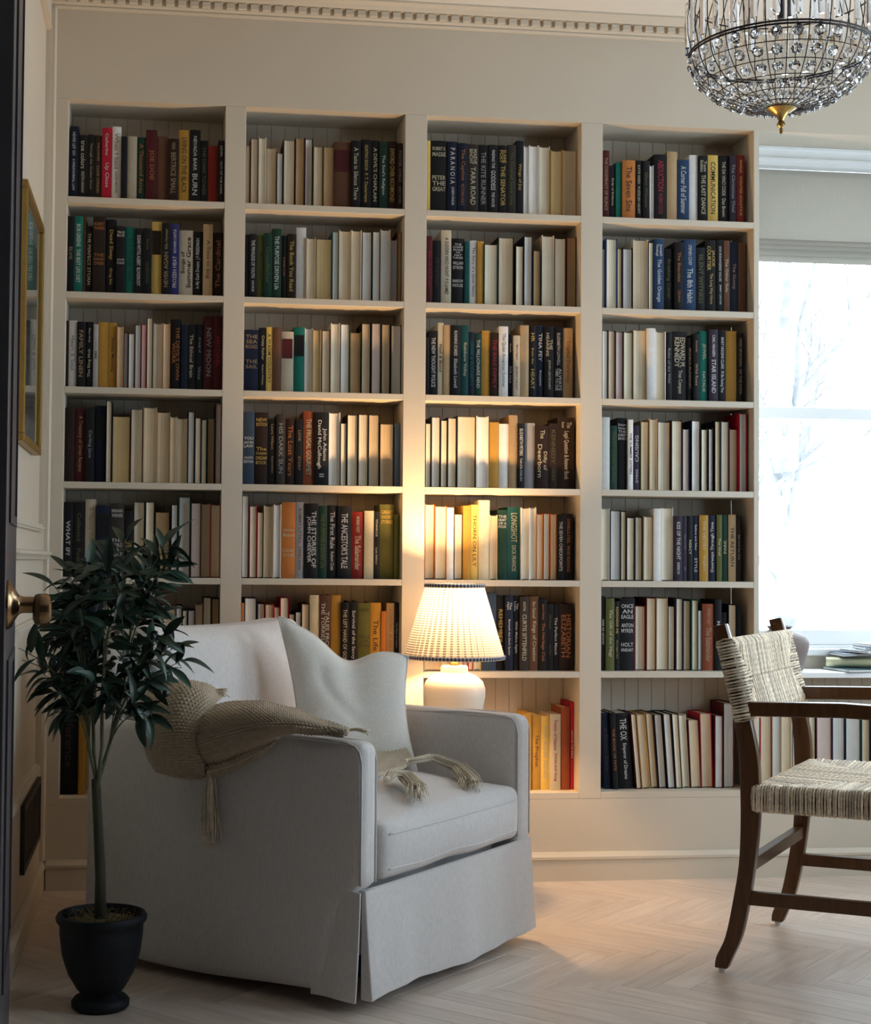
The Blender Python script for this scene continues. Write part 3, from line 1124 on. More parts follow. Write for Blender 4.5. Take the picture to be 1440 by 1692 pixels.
S1 2246.0 28.0 248 0.0 51 bk wh MARY HIGGINS CLARK  I'll Be Seeing You
S1 2276.0 38.0 246 0.0 56 mu - 
S1 2314.3 23.7 240 0.0 52 bk tn FRED MUSTARD|OF THE DARK
# 4 4
S1 1839.0 28.0 244 0.0 41 wh gy -
S0 1868.0 25.0 217 0.0 44 gn ol TRAILING CLOUDS|Darkness
S1 1897.0 34.0 244 0.0 56 bk wh ^Robert/Parker/THE/DEEP/END
S0 1931.3 16.7 238 0.0 42 wh nv THE SUMMER SISTERS
S0 1951.0 24.0 219 0.0 50 pu wh !DYING|*CAUSING
P1 1975.3 28.7 235 0.0 46 pt ol 
P1 2004.3 27.7 243 0.0 42 pt tn 
P1 2035.0 45.0 235 0.0 50 pc mr 
P1 2080.3 36.7 239 0.0 40 pc db 
P0 2119.0 24.0 212 0.0 41 pp nv 
P1 2152.0 31.0 241 0.0 46 pw nv 
P0 2183.3 22.7 212 0.0 40 pc bk 
P0 2210.0 15.0 214 0.0 40 pg db 
P0 2235.0 20.0 241 0.0 49 pt bk 
P1 2257.0 29.0 241 0.0 52 pc bk 
P1 2288.0 29.0 216 0.0 55 pt rd 
P1 2317.3 26.7 268 0.0 41 pg rd 
# 4 5
P1 1841.0 29.0 242 0.0 47 pc pw 
P1 1871.0 36.0 236 0.0 45 pg nv 
P0 1909.0 19.0 234 0.0 50 pt bk 
P1 1928.3 27.7 214 0.0 48 pc bk 
P0 1960.0 26.0 216 0.0 56 pc bk 
P1 1986.3 32.7 218 0.0 46 pc tn 
S1 2019.3 24.7 243 0.0 40 wh - 
P1 2049.0 42.0 248 0.0 52 pc pw 
S1 2091.3 27.7 219 0.0 42 pu wh *KISS OF THE NIGHT|SHERRILYN
S0 2122.0 17.0 218 0.0 50 pu gy Angels and Ants|John
S0 2139.3 17.7 220 0.0 48 bk cr MERCY
S0 2160.0 21.0 221 0.0 55 nv wh Before and After|*STYLE
S1 2181.3 30.7 223 0.0 49 mu cr THE VELVET|Kingdom
S0 2213.0 27.0 223 0.0 50 nv wh !*Doorways Through Time
S0 2240.3 17.7 225 0.0 44 ol cr The Well
S0 2260.0 21.0 225 0.0 49 gn cr !*PARK|
S1 2281.3 25.7 226 0.0 44 tn db THE RETURN
S0 2311.0 19.0 222 0.0 53 db gy Sex and the City
# 4 6
S0 1841.0 15.0 248 0.0 48 bk wh !*GOOD IN BED
S1 1856.3 28.7 241 0.0 41 ol cr The Gift of the Magi
S0 1886.0 17.0 231 0.0 43 bk yl *REMEMBER ME|Mary Higgins Clark
S1 1904.0 52.0 241 0.0 46 bk wh ^ONCE/AN/EAGLE//ANTON/MYRER//HOLT/RINEHART
P1 1959.0 36.0 217 0.0 52 pc rd 
P1 1995.3 33.7 244 0.0 42 pt mr 
P1 2033.0 39.0 244 0.0 52 pc tn 
P0 2073.0 24.0 217 0.0 51 pc nv 
P1 2097.3 23.7 243 0.0 41 pc nv 
P1 2126.0 26.0 236 0.0 51 pt bk 
P0 2152.3 20.7 238 0.0 41 pt tg 
P0 2174.0 14.0 204 0.0 41 pg nv 
S1 2192.0 41.0 224 0.0 50 ru tn MORRIS WEST|*The Salamander
S1 2233.3 23.7 239 0.0 43 bk wh MIA SALE
S0 2262.0 20.0 195 0.0 55 bk or -
P1 2282.3 28.7 223 0.0 48 pt bk 
S0 2311.3 15.7 220 0.0 45 bk gy -
# 4 7
S1 1855.0 24.7 254 -2.7 68 nv pu A Distant Shore
S0 1881.4 17.6 255 -2.9 55 bk or *THE BOOK OF FATE
S1 1904.0 47.9 252 -3.4 67 bk wh *THE OX|Emperor of Dreams
P0 1956.7 18.0 251 -5.0 55 pc mr 
P1 1976.5 29.5 249 -4.8 57 pt mu 
P1 2012.0 24.7 251 -4.6 71 pt br 
P1 2039.0 27.1 247 -4.2 66 pg bk 
P1 2067.4 26.1 250 -4.1 58 pg bk 
P1 2095.8 23.2 250 -3.7 56 pc bk 
P1 2125.0 24.9 245 -3.5 72 pc pc 
P1 2153.2 37.4 229 -2.7 66 pt mr 
P1 2193.7 40.5 250 -1.6 69 pt rd 
P1 2238.9 28.1 244 0.0 57 pg mr 
P1 2272.0 37.0 285 0.0 65 pg mr 
# 5 7
P1 2399.0 41.0 253 0.0 60 pt rd 
P1 2440.3 32.7 251 0.0 58 pg tn 
P1 2475.0 37.0 249 0.0 60 pt pc 
P1 2515.0 28.0 247 0.0 65 pc bk 
P1 2543.3 25.7 247 0.0 60 pt nv 
P0 2571.0 25.0 244 0.0 61 pc nv 
P1 2596.3 54.7 243 0.0 56 pp mr 
P1 2659.0 45.0 240 0.0 69 pg nv 
P1 2705.0 54.0 240 0.0 66 pg dg 
P1 2763.0 31.0 239 0.0 68 pt dg 
P1 2794.3 29.7 240 0.0 62 pc nv 
"""
THROW_LOBES = [[[(0.13, 0.771, 0.674), (0.12, 0.717, 0.7), (0.12, 0.639, 0.718), (0.12, 0.558, 0.711), (0.12, 0.503, 0.686)], [(0.02, 0.686, 0.652), (0.0, 0.627, 0.683), (0.0, 0.542, 0.711), (0.02, 0.485, 0.697), (0.04, 0.47, 0.67)], [(-0.05, 0.628, 0.611), (-0.065, 0.564, 0.625), (-0.075, 0.49, 0.638), (-0.05, 0.453, 0.631), (-0.025, 0.462, 0.616)], [(-0.045, 0.61, 0.552), (-0.06, 0.553, 0.561), (-0.068, 0.489, 0.567), (-0.05, 0.445, 0.568), (-0.022, 0.452, 0.555)], [(-0.03, 0.584, 0.508), (-0.04, 0.54, 0.505), (-0.045, 0.488, 0.501), (-0.035, 0.445, 0.502), (-0.015, 0.442, 0.514)]], [[(0.06, 0.544, 0.646), (0.09, 0.479, 0.669), (0.1, 0.378, 0.681), (0.09, 0.268, 0.671), (0.065, 0.161, 0.651), (0.045, 0.064, 0.636)], [(-0.02, 0.486, 0.632), (-0.02, 0.395, 0.658), (-0.015, 0.291, 0.673), (0.0, 0.2, 0.665), (0.015, 0.126, 0.648), (0.03, 0.056, 0.636)], [(-0.05, 0.449, 0.599), (-0.06, 0.356, 0.628), (-0.055, 0.255, 0.65), (-0.035, 0.175, 0.655), (-0.01, 0.109, 0.645), (0.01, 0.045, 0.636)], [(-0.04, 0.434, 0.562), (-0.045, 0.352, 0.586), (-0.042, 0.261, 0.62), (-0.025, 0.185, 0.642), (-0.008, 0.114, 0.64), (0.0, 0.041, 0.636)], [(-0.012, 0.447, 0.533), (-0.012, 0.367, 0.56), (-0.012, 0.283, 0.593), (-0.008, 0.201, 0.631), (-0.004, 0.12, 0.635), (0.0, 0.048, 0.634)]], [[(-0.008, 0.446, 0.53), (-0.008, 0.368, 0.557), (-0.008, 0.286, 0.591), (-0.006, 0.23, 0.618)], [(-0.03, 0.428, 0.522), (-0.026, 0.354, 0.545), (-0.02, 0.286, 0.578), (-0.012, 0.233, 0.611)], [(-0.02, 0.431, 0.506), (-0.018, 0.378, 0.518), (-0.014, 0.314, 0.549), (-0.008, 0.247, 0.599)]]]


PAL = {'bk': ((.010, .010, .012), 'black'), 'nv': ((.010, .016, .040), 'navy'), 'ch': ((.045, .036, .032), 'charcoal'), 'db': ((.030, .015, .010), 'dark brown'),
       'mr': ((.085, .012, .016), 'maroon'), 'rd': ((.42, .012, .035), 'red'), 'dr': ((.20, .016, .012), 'deep red'), 'br': ((.14, .065, .035), 'brown'),
       'or': ((.48, .17, .04), 'orange'), 'tn': ((.45, .31, .17), 'tan'), 'mu': ((.48, .26, .045), 'mustard'), 'yl': ((.68, .47, .12), 'yellow'), 'gn': ((.010, .045, .028), 'dark green'),
       'tg': ((.010, .17, .13), 'teal'), 'dg': ((.010, .075, .075), 'deep teal'), 'ol': ((.12, .125, .035), 'olive green'), 'bl': ((.025, .065, .16), 'blue'), 'rb': ((.025, .030, .16), 'royal blue'),
       'lb': ((.16, .22, .30), 'slate blue'), 'st': ((.035, .06, .10), 'steel blue'), 'wh': ((.78, .77, .75), 'white'), 'cr': ((.70, .62, .43), 'cream'), 'gy': ((.36, .35, .37), 'grey'), 'pu': ((.040, .028, .050), 'plum'),
       'cg': ((.52, .46, .35), 'beige'), 'ru': ((.26, .065, .03), 'rust'),
       'pw': ((.80, .77, .72), 'white'), 'pc': ((.74, .66, .51), 'cream'), 'pt': ((.62, .50, .34), 'tan'), 'pb': ((.38, .245, .12), 'brown'), 'pg': ((.60, .58, .55), 'grey'), 'pp': ((.58, .47, .43), 'pinkish'),
       'pm': ((.50, .36, .17), 'golden')}
CM = {}


def cover(c):
    if c not in CM:
        CM[c] = M('cloth_' + PAL[c][1].replace(' ', '_'), tuple(v * (.80 if max(PAL[c][0]) < .2 else .92) for v in PAL[c][0]), .6, var=.16, noise=.06, nscale=60, bump=.1, bscale=400, spec=.22)
    return CM[c]


PM = {}


def pages(c):
    if c not in PM:
        PM[c] = M('paper_' + PAL[c][1] + '_' + c, PAL[c][0], .85, var=.10, noise=.05, nscale=18, stripes=900)
    return PM[c]


TM = {}


def ink(c):
    if c not in TM:
        k = PAL[c][0] if c != 'db' else (.05, .03, .02)
        TM[c] = M('lettering_' + PAL[c][1].replace(' ', '_'), tuple(v * .62 for v in k), .5)
    return TM[c]


BAYN = {1: 'bay beside the gilt picture', 2: 'bay behind the armchair', 3: 'bay behind the lamp', 4: 'bay beside the window', 5: 'low unit under window'}
ROWN = {1: 'top shelf', 2: 'second shelf', 3: 'third shelf', 4: 'fourth shelf', 5: 'fifth shelf', 6: 'sixth shelf', 7: 'bottom shelf'}
ORD = ['', 'first', 'second', 'third', 'fourth', 'fifth', 'sixth', 'seventh', 'eighth', 'ninth', 'tenth', 'eleventh', 'twelfth', 'thirteenth', 'fourteenth', 'fifteenth', 'sixteenth',
       'seventeenth', 'eighteenth', 'nineteenth', 'twentieth', 'last']


def cover_mb(kind, w, d, h, t):
    b = MB()
    if kind == 'S':
        bul = min(.0035, w * .09)
        n = 6
        pr = [(lerp(0, w, i / n), -bul * (1 - (2 * i / n - 1) ** 2)) for i in range(n + 1)]
        pr += [(w, d), (w - t, d), (w - t, t), (t, t), (t, d), (0, d)]
        b.prism(pr, 0, h, 'z')
    else:
        b.prism([(0, 0), (t, 0), (t, d - t), (w - t, d - t), (w - t, 0), (w, 0), (w, d), (0, d)], 0, h, 'z')
    return b


def page_mb(kind, w, d, h, t):
    b = MB()
    x0, x1 = t + .0002, w - t - .0002
    if kind == 'S':
        return b.box(x0, x1, t + .0003, d - .004, .003, h - .003)
    n = 4
    dip = min(.004, w * .1)
    pr = [(lerp(x0, x1, i / n), .0025 + dip * (1 - (2 * i / n - 1) ** 2)) for i in range(n + 1)]
    pr += [(x1, d - t - .0003), (x0, d - t - .0003)]
    return b.prism(pr, .003, h - .0035, 'z')


TEXTS = []        # (string, placement) collected first, turned into meshes in one go


def layout(text, w, h, y):
    """Where each run of spine lettering goes: (string, mode, cx, cz, length, height)."""
    out = []
    if text.startswith('^'):
        blocks = text[1:].split('//')
        n = len(blocks)
        for i, bl in enumerate(blocks):
            lines = [q for q in bl.split('/') if q]
            top = h * (.93 - i * .80 / n)
            ph = min(w * .34, h * .72 / n / max(1, len(lines)))
            for k, q in enumerate(lines):
                out.append((q, 'h', w / 2, top - ph * (k + .5), w * .80, ph * .74))
        return out
    up = text.startswith('!')
    if up:
        text = text[1:]
    segs = [q for q in text.split('|') if q]
    wt = [max(3, max(len(l) for l in q.strip('*').split('/'))) * (1.7 if q[0] == '*' else 1.0) for q in segs]
    tot = sum(wt)
    pos = .06
    span = .84
    for q, wgt in zip(segs, wt):
        ln = span * wgt / tot
        big = q[0] == '*'
        lines = q.strip('*').split('/')
        hh = w * (.52 if big or len(segs) == 1 else .36)
        ph = min(hh, w * .72 / len(lines)) if len(lines) > 1 else hh
        for k, l in enumerate(lines):
            off = (len(lines) / 2 - .5 - k) * ph * 1.02
            c = pos + ln / 2
            if up:
                out.append((l, 'u', w / 2 - off, h * (.06 + c - .02), h * ln * .90, ph * .9))
            else:
                out.append((l, 'd', w / 2 + off, h * (1 - c), h * ln * .90, ph * .9))
        pos += ln
    return out


BOOK_OBJS = []
small = {'cover': {}, 'page': {}}
small_parts = []
rows_ = {}
cur = None
for ln in BOOKS.split('\n'):
    if ln.startswith('#'):
        cur = tuple(int(v) for v in ln[1:].split())
        rows_[cur] = []
    elif ln.strip():
        q = ln.split(' ', 8)
        rows_[cur].append((q[0][0], q[0][1] == '1', *[float(v) for v in q[1:6]], q[6], q[7], q[8].strip().replace('-', '') if len(q) > 8 and len(q[8].strip()) < 2 else q[8].strip() if len(q) > 8 else ''))
SMALL = {}


def add_small(key, m, mb, mt):
    b = SMALL.setdefault(key, (MB(), m))[0]
    b.add([mt @ Vector(v) for v in mb.v], mb.f)


for (bay, row), books in rows_.items():
    zs = SHELF[row]
    nb = len(books)
    for i, (kind, big, x0, w, h, ang, sb, col, tc, text) in enumerate(books):
        x0, w, h, sb = x0 / 1000, w / 1000, h / 1000 - .0012, sb / 1000
        d = min(rnd.uniform(.128, .146), BY - .010 - sb)
        t = min(.0026, w * .12)
        mt = Matrix.Translation((x0, sb, zs + .0004))
        if abs(ang) > .5:
            th = R(ang)
            # lean about the base: the book tips along the shelf and rests on its lower edge
            xm = x0 - math.tan(th) * h / 2
            lift = abs(math.sin(th)) * w if th < 0 else 0
            mt = Matrix.Translation((xm, sb, zs + .0004 + (math.sin(th) * w if th > 0 else 0))) @ Matrix.Rotation(th, 4, 'Y')
        bc_ = tc if kind == 'P' else col
        cm_ = cover(bc_) if kind == 'S' or bc_ not in ('pw', 'pc', 'pt') else pages(bc_)
        pg_ = pages(col) if kind == 'P' else pages('pc' if (i % 3) else 'pt')
        cmb, pmb = cover_mb(kind, w, d, h, t), page_mb(kind, w, d, h, t)
        hw = 'short' if h < .205 else 'tall' if h > .236 else 'narrow' if w < .024 else 'thick' if w > .040 else ''
        pos = '%s of %d from the picture wall' % (ORD[min(i + 1, 21)], nb)
        pos = ORD[min(i + 1, 20)] + ' from picture wall'
        if kind == 'S':
            look = ('%s %s spine' % (hw, PAL[col][1])).strip() + (' lettered %s' % PAL[tc][1] if text else '')
        else:
            look = ('%s book, %s pages outward, %s boards' % (hw, PAL[col][1], PAL[tc][1])).strip()
        lab = '%s, %s, %s, %s' % (look, pos, ROWN[row], BAYN[bay])
        lw = lab.split()
        if len(lw) > 16:
            lab = lab.replace('from picture wall', 'along').replace('beside the', 'by').replace('behind the', 'behind').replace('the gilt', 'gilt')
        if len(lab.split()) > 16:
            lab = lab.replace(hw + ' ', '', 1) if hw else lab.replace(' outward', ' out')
        if big:
            root = link('book', None)
            root.matrix_world = mt
            BOOK_OBJS.append(root)
            tag(root, lab, 'book', 'books on the %s of the %s' % (ROWN[row], BAYN[bay]))
            cmb.obj('cover', cm_, root, smooth=40)
            pmb.obj('page_block', pg_, root)
        else:
            root = None
            add_small('cover_' + bc_ + kind, cm_, cmb, mt)
            add_small('page_' + col + kind + str(i % 3 > 0), pg_, pmb, mt)
        if tc.startswith('=') or (text.startswith('=')):
            lc = (tc if tc.startswith('=') else text).strip('=').split()[0]
            text = ''
            y = -min(.0035, w * .09) - .0006
            lb = MB().box(w * .08, w * .92, y, y + .0012, h * .56, h * .88)
            if root:
                lb.obj('title_label', cover(lc), root)
            else:
                add_small('cover_' + lc, cover(lc), lb, mt)
        elif text and kind == 'S':
            bul = min(.0035, w * .09)
            if '=' in text:
                text = text.split('=')[0].strip()
            TEXTS.append((root, mt, ink(tc), layout(text, w, h, 0), -bul - .0004))

# lettering: all font curves first, one evaluation, then flat meshes
tmp = []
for ti, (root, mt, mi, runs, y) in enumerate(TEXTS):
    for run in runs:
        c = bpy.data.curves.new('lettering', 'FONT')
        c.body = run[0]
        c.size = 1.0
        c.resolution_u = 2
        c.offset = .012
        o = bpy.data.objects.new('lettering', c)
        COL.objects.link(o)
        tmp.append((ti, run, o, c))
bpy.context.view_layer.update()
dg = bpy.context.evaluated_depsgraph_get()
TB = [[] for _ in TEXTS]
for ti, (s_, mode, cx, cz_, length, height), o, c in tmp:
    me = o.evaluated_get(dg).to_mesh()
    vs = [v.co.copy() for v in me.vertices]
    fs = [tuple(p.vertices) for p in me.polygons]
    o.evaluated_get(dg).to_mesh_clear()
    if not vs:
        continue
    xa, xb = min(v.x for v in vs), max(v.x for v in vs)
    ya, yb = min(v.y for v in vs), max(v.y for v in vs)
    bw, bh = max(xb - xa, .05), max(yb - ya, .05)
    sx, sy = length / bw, height / bh
    sy = min(sy, sx * 1.7)
    sx = min(sx, sy * 1.35)
    y = TEXTS[ti][4]
    pts = []
    for v in vs:
        tx, ty = (v.x - (xa + xb) / 2) * sx, (v.y - (ya + yb) / 2) * sy
        if mode == 'd':
            pts.append((cx + ty, y, cz_ - tx))
        elif mode == 'u':
            pts.append((cx - ty, y, cz_ + tx))
        else:
            pts.append((cx + tx, y, cz_ + ty))
    TB[ti].append(MB().add(pts, fs))
for ti, run, o, c in tmp:
    bpy.data.objects.remove(o)
    bpy.data.curves.remove(c)
for bs, (root, mt, mi, runs, y) in zip(TB, TEXTS):
    for b in bs:
        if root:
            b.obj('spine_title', mi, root)
        else:
            add_small('ink_' + mi.name, mi, b, mt)
allb = MB()
smats = []
for k, (b, m) in SMALL.items():
    if m not in smats:
        smats.append(m)
    allb.add(b.v, b.f, smats.index(m))
so = allb.obj('books', smats)
tag(so, 'thin and half hidden books filling the gaps between the wider ones on every shelf', 'books', kind='stuff')

# ------------------------------------------------------------------ armchair (own frame: x along the front, y to the back)
ARM_LOC, ARM_RZ = (.847, -1.389, 0), math.atan2(.7575, .6528)
AW, AD, AH = .86, .86, .617
ac = thing('armchair', 'pale grey linen slipcovered armchair with a skirted base, standing by the bookcase', 'armchair', ARM_LOC, ARM_RZ)
MB().lathe([(.30, 0), (.30, .018), (.26, .026), (.05, .03), (.05, .10)], 40, (AW / 2, AD / 2, 0)).obj('swivel_base', basedark, ac, smooth=40)


def arm_fn(side):
    def f(u, v, w, p):
        x, y, z = p
        k = max(0, 1 - (z - .03) / .30) ** 1.5          # the slipcover flares towards the hem
        out = -1 if side == 'l' else 1
        if u * out > 0:
            x += out * .012 * k
            x += out * .004 * math.sin(y * 9 + .6) * (1 - abs(w)) * .6
        z += .006 * math.sin(y * 3.1) * max(0, w)
        if w < -.9:
            z += .008 * math.sin(y * 7 + 1)
        if side == 'l' and y < .06:
            y += .045 * min(1, max(0, (.272 - z) / .012))     # recess behind the open corner pleat
        return x, y, z
    return f


b = MB().rbox(.0, .074, .0, AD, .028, AH, .026, 22, arm_fn('l'))
b.obj('arm', linen, ac, smooth=True)
b = MB().rbox(AW - .080, AW, .0, AD, .028, AH, .026, 22, arm_fn('r'))
b.obj('arm', linen, ac, smooth=True)


def skirt_fn(u, v, w, p):
    x, y, z = p
    k = max(0, 1 - (z - .028) / .26)
    if v < 0:
        y -= .017 * k ** 1.3 + .004 * k * math.sin(x * 17) + .003 * k * math.sin(x * 41 + 1)
    if w < -.9:
        z += .006 * math.sin(x * 9)
    return x, y, z


MB().rbox(.016, AW - .001, -.0022, .010, .028, .279, .004, 26, skirt_fn).obj('skirt_panel', linen, ac, smooth=True)


def flap_fn(u, v, w, p):
    x, y, z = p
    k = max(0, 1 - (z - .03) / .24)
    return x - .016 * k ** 1.5 - .004 * k * math.sin(y * 40), y, z + .004 * math.sin(y * 20)


MB().rbox(-.0005, .0045, .002, .13, .028, .275, .002, 12, flap_fn).obj('pleat_flap', linen, ac, smooth=True)
MB().box(.06, AW - .06, .08, AD - .02, .10, .285).obj('seat_deck', linen, ac)


def cushion_fn(u, v, w, p):
    x, y, z = p
    c = (1 - u ** 4) * (1 - max(0, v) ** 4 * .6)
    if w > 0:
        z += .062 * w * (1 - u * u) ** .8 * (1 - (v * .75 - .25) ** 2)
        z -= .006 * min(1, w / .5)
    else:
        z += .004 * math.sin(x * 20) * (1 - abs(u))
    if v < 0:
        y -= .016 * (1 - u ** 4) * (1 - w * w)
    return x, y, z


cu = MB().rbox(.077, AW - .083, -.008, .62, .288, .434, .024, 24, cushion_fn).obj('seat_cushion', linen, ac, smooth=True)
for w_ in (.57, -.64):
    pts = []
    for i in range(41):
        u = lerp(-.93, .93, i / 40)
        pts.append((AW / 2 - .003 + u * (AW - .16) / 2, -.0085 - .016 * (1 - u ** 4) * (1 - w_ * w_), .361 + w_ * .073 - (.006 if w_ > 0 else -.004 * math.sin((AW / 2 + u * .35) * 20) * (1 - abs(u)))))
    MB().tube(pts, .0021, 6).obj('cushion_welt', linen, cu, smooth=True)


def back_fn(u, v, w, p):
    x, y, z = p
    t = (z - .30) / .55
    y += .05 * t                       # the back leans
    if v < 0:
        y -= .045 * (1 - u ** 4) * (1 - w ** 4)
    z += .010 * abs(u) ** 3 * max(0, w) - .006 * max(0, w) * (1 - u * u)
    return x, y, z


MB().rbox(.070, AW - .100, .66, .80, .30, .858, .035, 22, back_fn).obj('back_cushion', linen, ac, smooth=True)
MB().rbox(.02, AW - .02, .78, AD, .03, .80, .03, 12).obj('back_frame', linen, ac, smooth=True)
# welts: along the front edge of each arm
for x0, x1 in ((-.001, .074), (AW - .080, AW + .001)):
    for xx in (x0 + .006, x1 - .006):
        pts = [(xx, .004, .29 + .02 * i) for i in range(15)] + [(xx, .010, .594), (xx, .022, .608), (xx, .045, .614)] + [(xx, .045 + .07 * i, .614 + .004 * math.sin(i)) for i in range(1, 9)]
        MB().tube(pts, .0026, 6).obj('arm_welt', welt_m, ac, smooth=True)
MB().tube([(.022 + .0415 * i, -.0022, .2795) for i in range(21)], .0014, 6).obj('skirt_welt', linen, ac, smooth=True)

# ------------------------------------------------------------------ throw pillow
pw = thing('throw_pillow', 'square cream linen pillow with a dented top edge, leaning in the armchair', 'pillow', ARM_LOC, ARM_RZ)
TL, TR, BR_, BL = Vector((.495, .605, .868)), Vector((.752, .335, .767)), Vector((.722, .285, .452)), Vector((.455, .50, .440))
nrm = (TR - TL).cross(BL - TL).normalized()
if nrm.y > 0:
    nrm = -nrm
N = 26
fr_, bk_ = [], []
for j in range(N + 1):
    v = j / N
    rf, rb = [], []
    for i in range(N + 1):
        u = i / N
        p = (TL.lerp(TR, u)).lerp(BL.lerp(BR_, u), v)
        # edges bow inwards between the corners, the top is chopped
        bow = .022
        p = p + (TR - TL).normalized() * bow * math.sin(math.pi * v) * (1 - 2 * u) * abs(1 - 2 * u)
        p = p + Vector((0, 0, -.060 * math.exp(-((u - .52) / .20) ** 2) * (1 - v) ** 3))
        p = p + Vector((0, 0, .012 * math.exp(-((u - .02) / .10) ** 2) * (1 - v) ** 3))
        th = (max(0, 1 - (2 * u - 1) ** 4) * max(0, 1 - (2 * v - 1) ** 4)) ** .55
        cre = .010 * math.exp(-((u - .52) / .10) ** 2) * (1 - v) + .004 * math.sin(u * 23 + v * 9) * (1 - th)
        cre += .003 * math.sin(u * 7 + v * 15) + .007 * math.exp(-((u - .5 + .25 * math.sin(v * 5)) / .05) ** 2) * math.exp(-((v - .35) / .3) ** 2)
        cre += .006 * math.sin(26 * (u + v * .8)) * (max(0, abs(2 * u - 1) - .55) + max(0, abs(2 * v - 1) - .6))
        rf.append(p + nrm * (.078 * th * (.5 + .5 * v) - cre * th))
        rb.append(p - nrm * (.05 * th))
    fr_.append(rf)
    bk_.append(rb)
pm_ = MB().grid(fr_).grid([r[::-1] for r in bk_])
po = pm_.obj('pillow_cover', pillow_m, pw, smooth=True)
loop = [r[0] for r in fr_] + fr_[-1][1:] + [r[-1] for r in fr_[::-1]][1:] + fr_[0][::-1][1:-1]
MB().tube(loop, .0024, 6, closed=True).obj('flange', pillow_m, pw, smooth=True)

# ------------------------------------------------------------------ knitted throw
tb = thing('knit_throw', 'chunky oatmeal knitted throw with tassels, bunched over the armchair arm', 'blanket', ARM_LOC, ARM_RZ)


def cr_at(P, t):
    i = min(int(t), len(P) - 2)
    f = t - i
    p0, p1, p2, p3 = P[max(i - 1, 0)], P[i], P[i + 1], P[min(i + 2, len(P) - 1)]
    return .5 * ((2 * p1) + (p2 - p0) * f + (2 * p0 - 5 * p1 + 4 * p2 - p3) * f * f + (3 * p1 - p0 - 3 * p2 + p3) * f ** 3)


def cloth(rows, name, thick=.011, step=.0021):
    """A knitted sheet through a grid of points: every stitch is a bump of the mesh; the sheet has a back and a rounded rim."""
    n, m = len(rows), len(rows[0])
    lu = max(sum((rows[i][j] - rows[i][j - 1]).length for j in range(1, m)) for i in range(n))
    lv = max(sum((rows[i][j] - rows[i - 1][j]).length for i in range(1, n)) for j in range(m))
    nu, nv = int(lu / step), int(lv / step)
    cols = [[cr_at([rows[i][j] for i in range(n)], (n - 1) * v / nv) for v in range(nv + 1)] for j in range(m)]
    S = [[cr_at([cols[j][v] for j in range(m)], (m - 1) * u / nu) for u in range(nu + 1)] for v in range(nv + 1)]
    F, B = [], []
    for v in range(nv + 1):
        rf, rb = [], []
        for u in range(nu + 1):
            du = S[v][min(u + 1, nu)] - S[v][max(u - 1, 0)]
            dv = S[min(v + 1, nv)][u] - S[max(v - 1, 0)][u]
            nr = du.cross(dv)
            nr = nr.normalized() if nr.length > 1e-12 else Vector((-1, 0, 0))
            if nr.x > .3 or (abs(nr.x) <= .3 and nr.z < 0):
                nr = -nr
            x, y = u * lu / nu, v * lv / nv
            row = math.floor(y / .0098)
            st = math.sin(math.pi * y / .0098) ** 2
            a = abs(math.sin(math.pi * (x / .0125 + .5 * (row % 2))))
            hgt = .0098 * (st * (.25 + .75 * a) - .4) + .0012 * math.sin(x * 61 + y * 37)
            ed = min(u, nu - u, v, nv - v) * step / .012
            k = math.sqrt(max(0, 1 - (1 - min(1, ed)) ** 2))
            rf.append(S[v][u] + nr * (hgt * (.3 + .7 * k) + thick * .5 * k))
            rb.append(S[v][u] - nr * thick * .5 * k)
        F.append(rf)
        B.append(rb)
    return MB().grid(F).grid([r[::-1] for r in B]).obj(name, knit_m, tb, smooth=True)


for rows, nm in zip(THROW_LOBES, ('draped_fold', 'rolled_fold', 'under_fold')):
    cloth([[Vector(p) for p in r] for r in rows], nm)
# the part that runs over the arm and down onto the seat cushion
seat_rows = [[(.50, .40, .508), (.60, .345, .514), (.675, .292, .515)],
             [(.47, .345, .499), (.57, .31, .503), (.655, .268, .504)],
             [(.40, .26, .487), (.52, .27, .492), (.632, .250, .493)],
             [(.33, .19, .481), (.44, .215, .483), (.56, .225, .484)]]
cloth([[Vector(p) for p in r] for r in seat_rows], 'seat_fold', .012)


def tassel(path, n, spread, seed, rad=.0017, knot=True):
    rg = random.Random(seed)
    pts = [Vector(p) for p in path]
    b = MB()
    for k in range(n):
        o1 = Vector((rg.uniform(-1, 1), rg.uniform(-1, 1), rg.uniform(-.5, .5)))
        sp = []
        m = len(pts) - 1
        cut = rg.uniform(.74, 1.0)
        for i in range(m * 3 + 1):
            t = i / 3
            a = min(int(t), m - 1)
            p = pts[a].lerp(pts[a + 1], t - a)
            f = t / m
            s_ = spread * (.48 + .75 * f ** .8)
            wv = Vector((math.sin(f * 9 + k), math.cos(f * 8 + k * 2), 0)) * .0034 * f
            sp.append(p + o1 * s_ + wv)
        sp = sp[:max(3, int(len(sp) * cut))]
        b.tube(sp, rad, 4)
    o = b.obj('tassel', yarn_m, tb, smooth=True)
    if knot:
        MB().rbox(pts[0].x - .009, pts[0].x + .009, pts[0].y - .008, pts[0].y + .008, pts[0].z - .009, pts[0].z + .010, .008, 6).obj('knot', yarn_m, o, smooth=True)
    return o


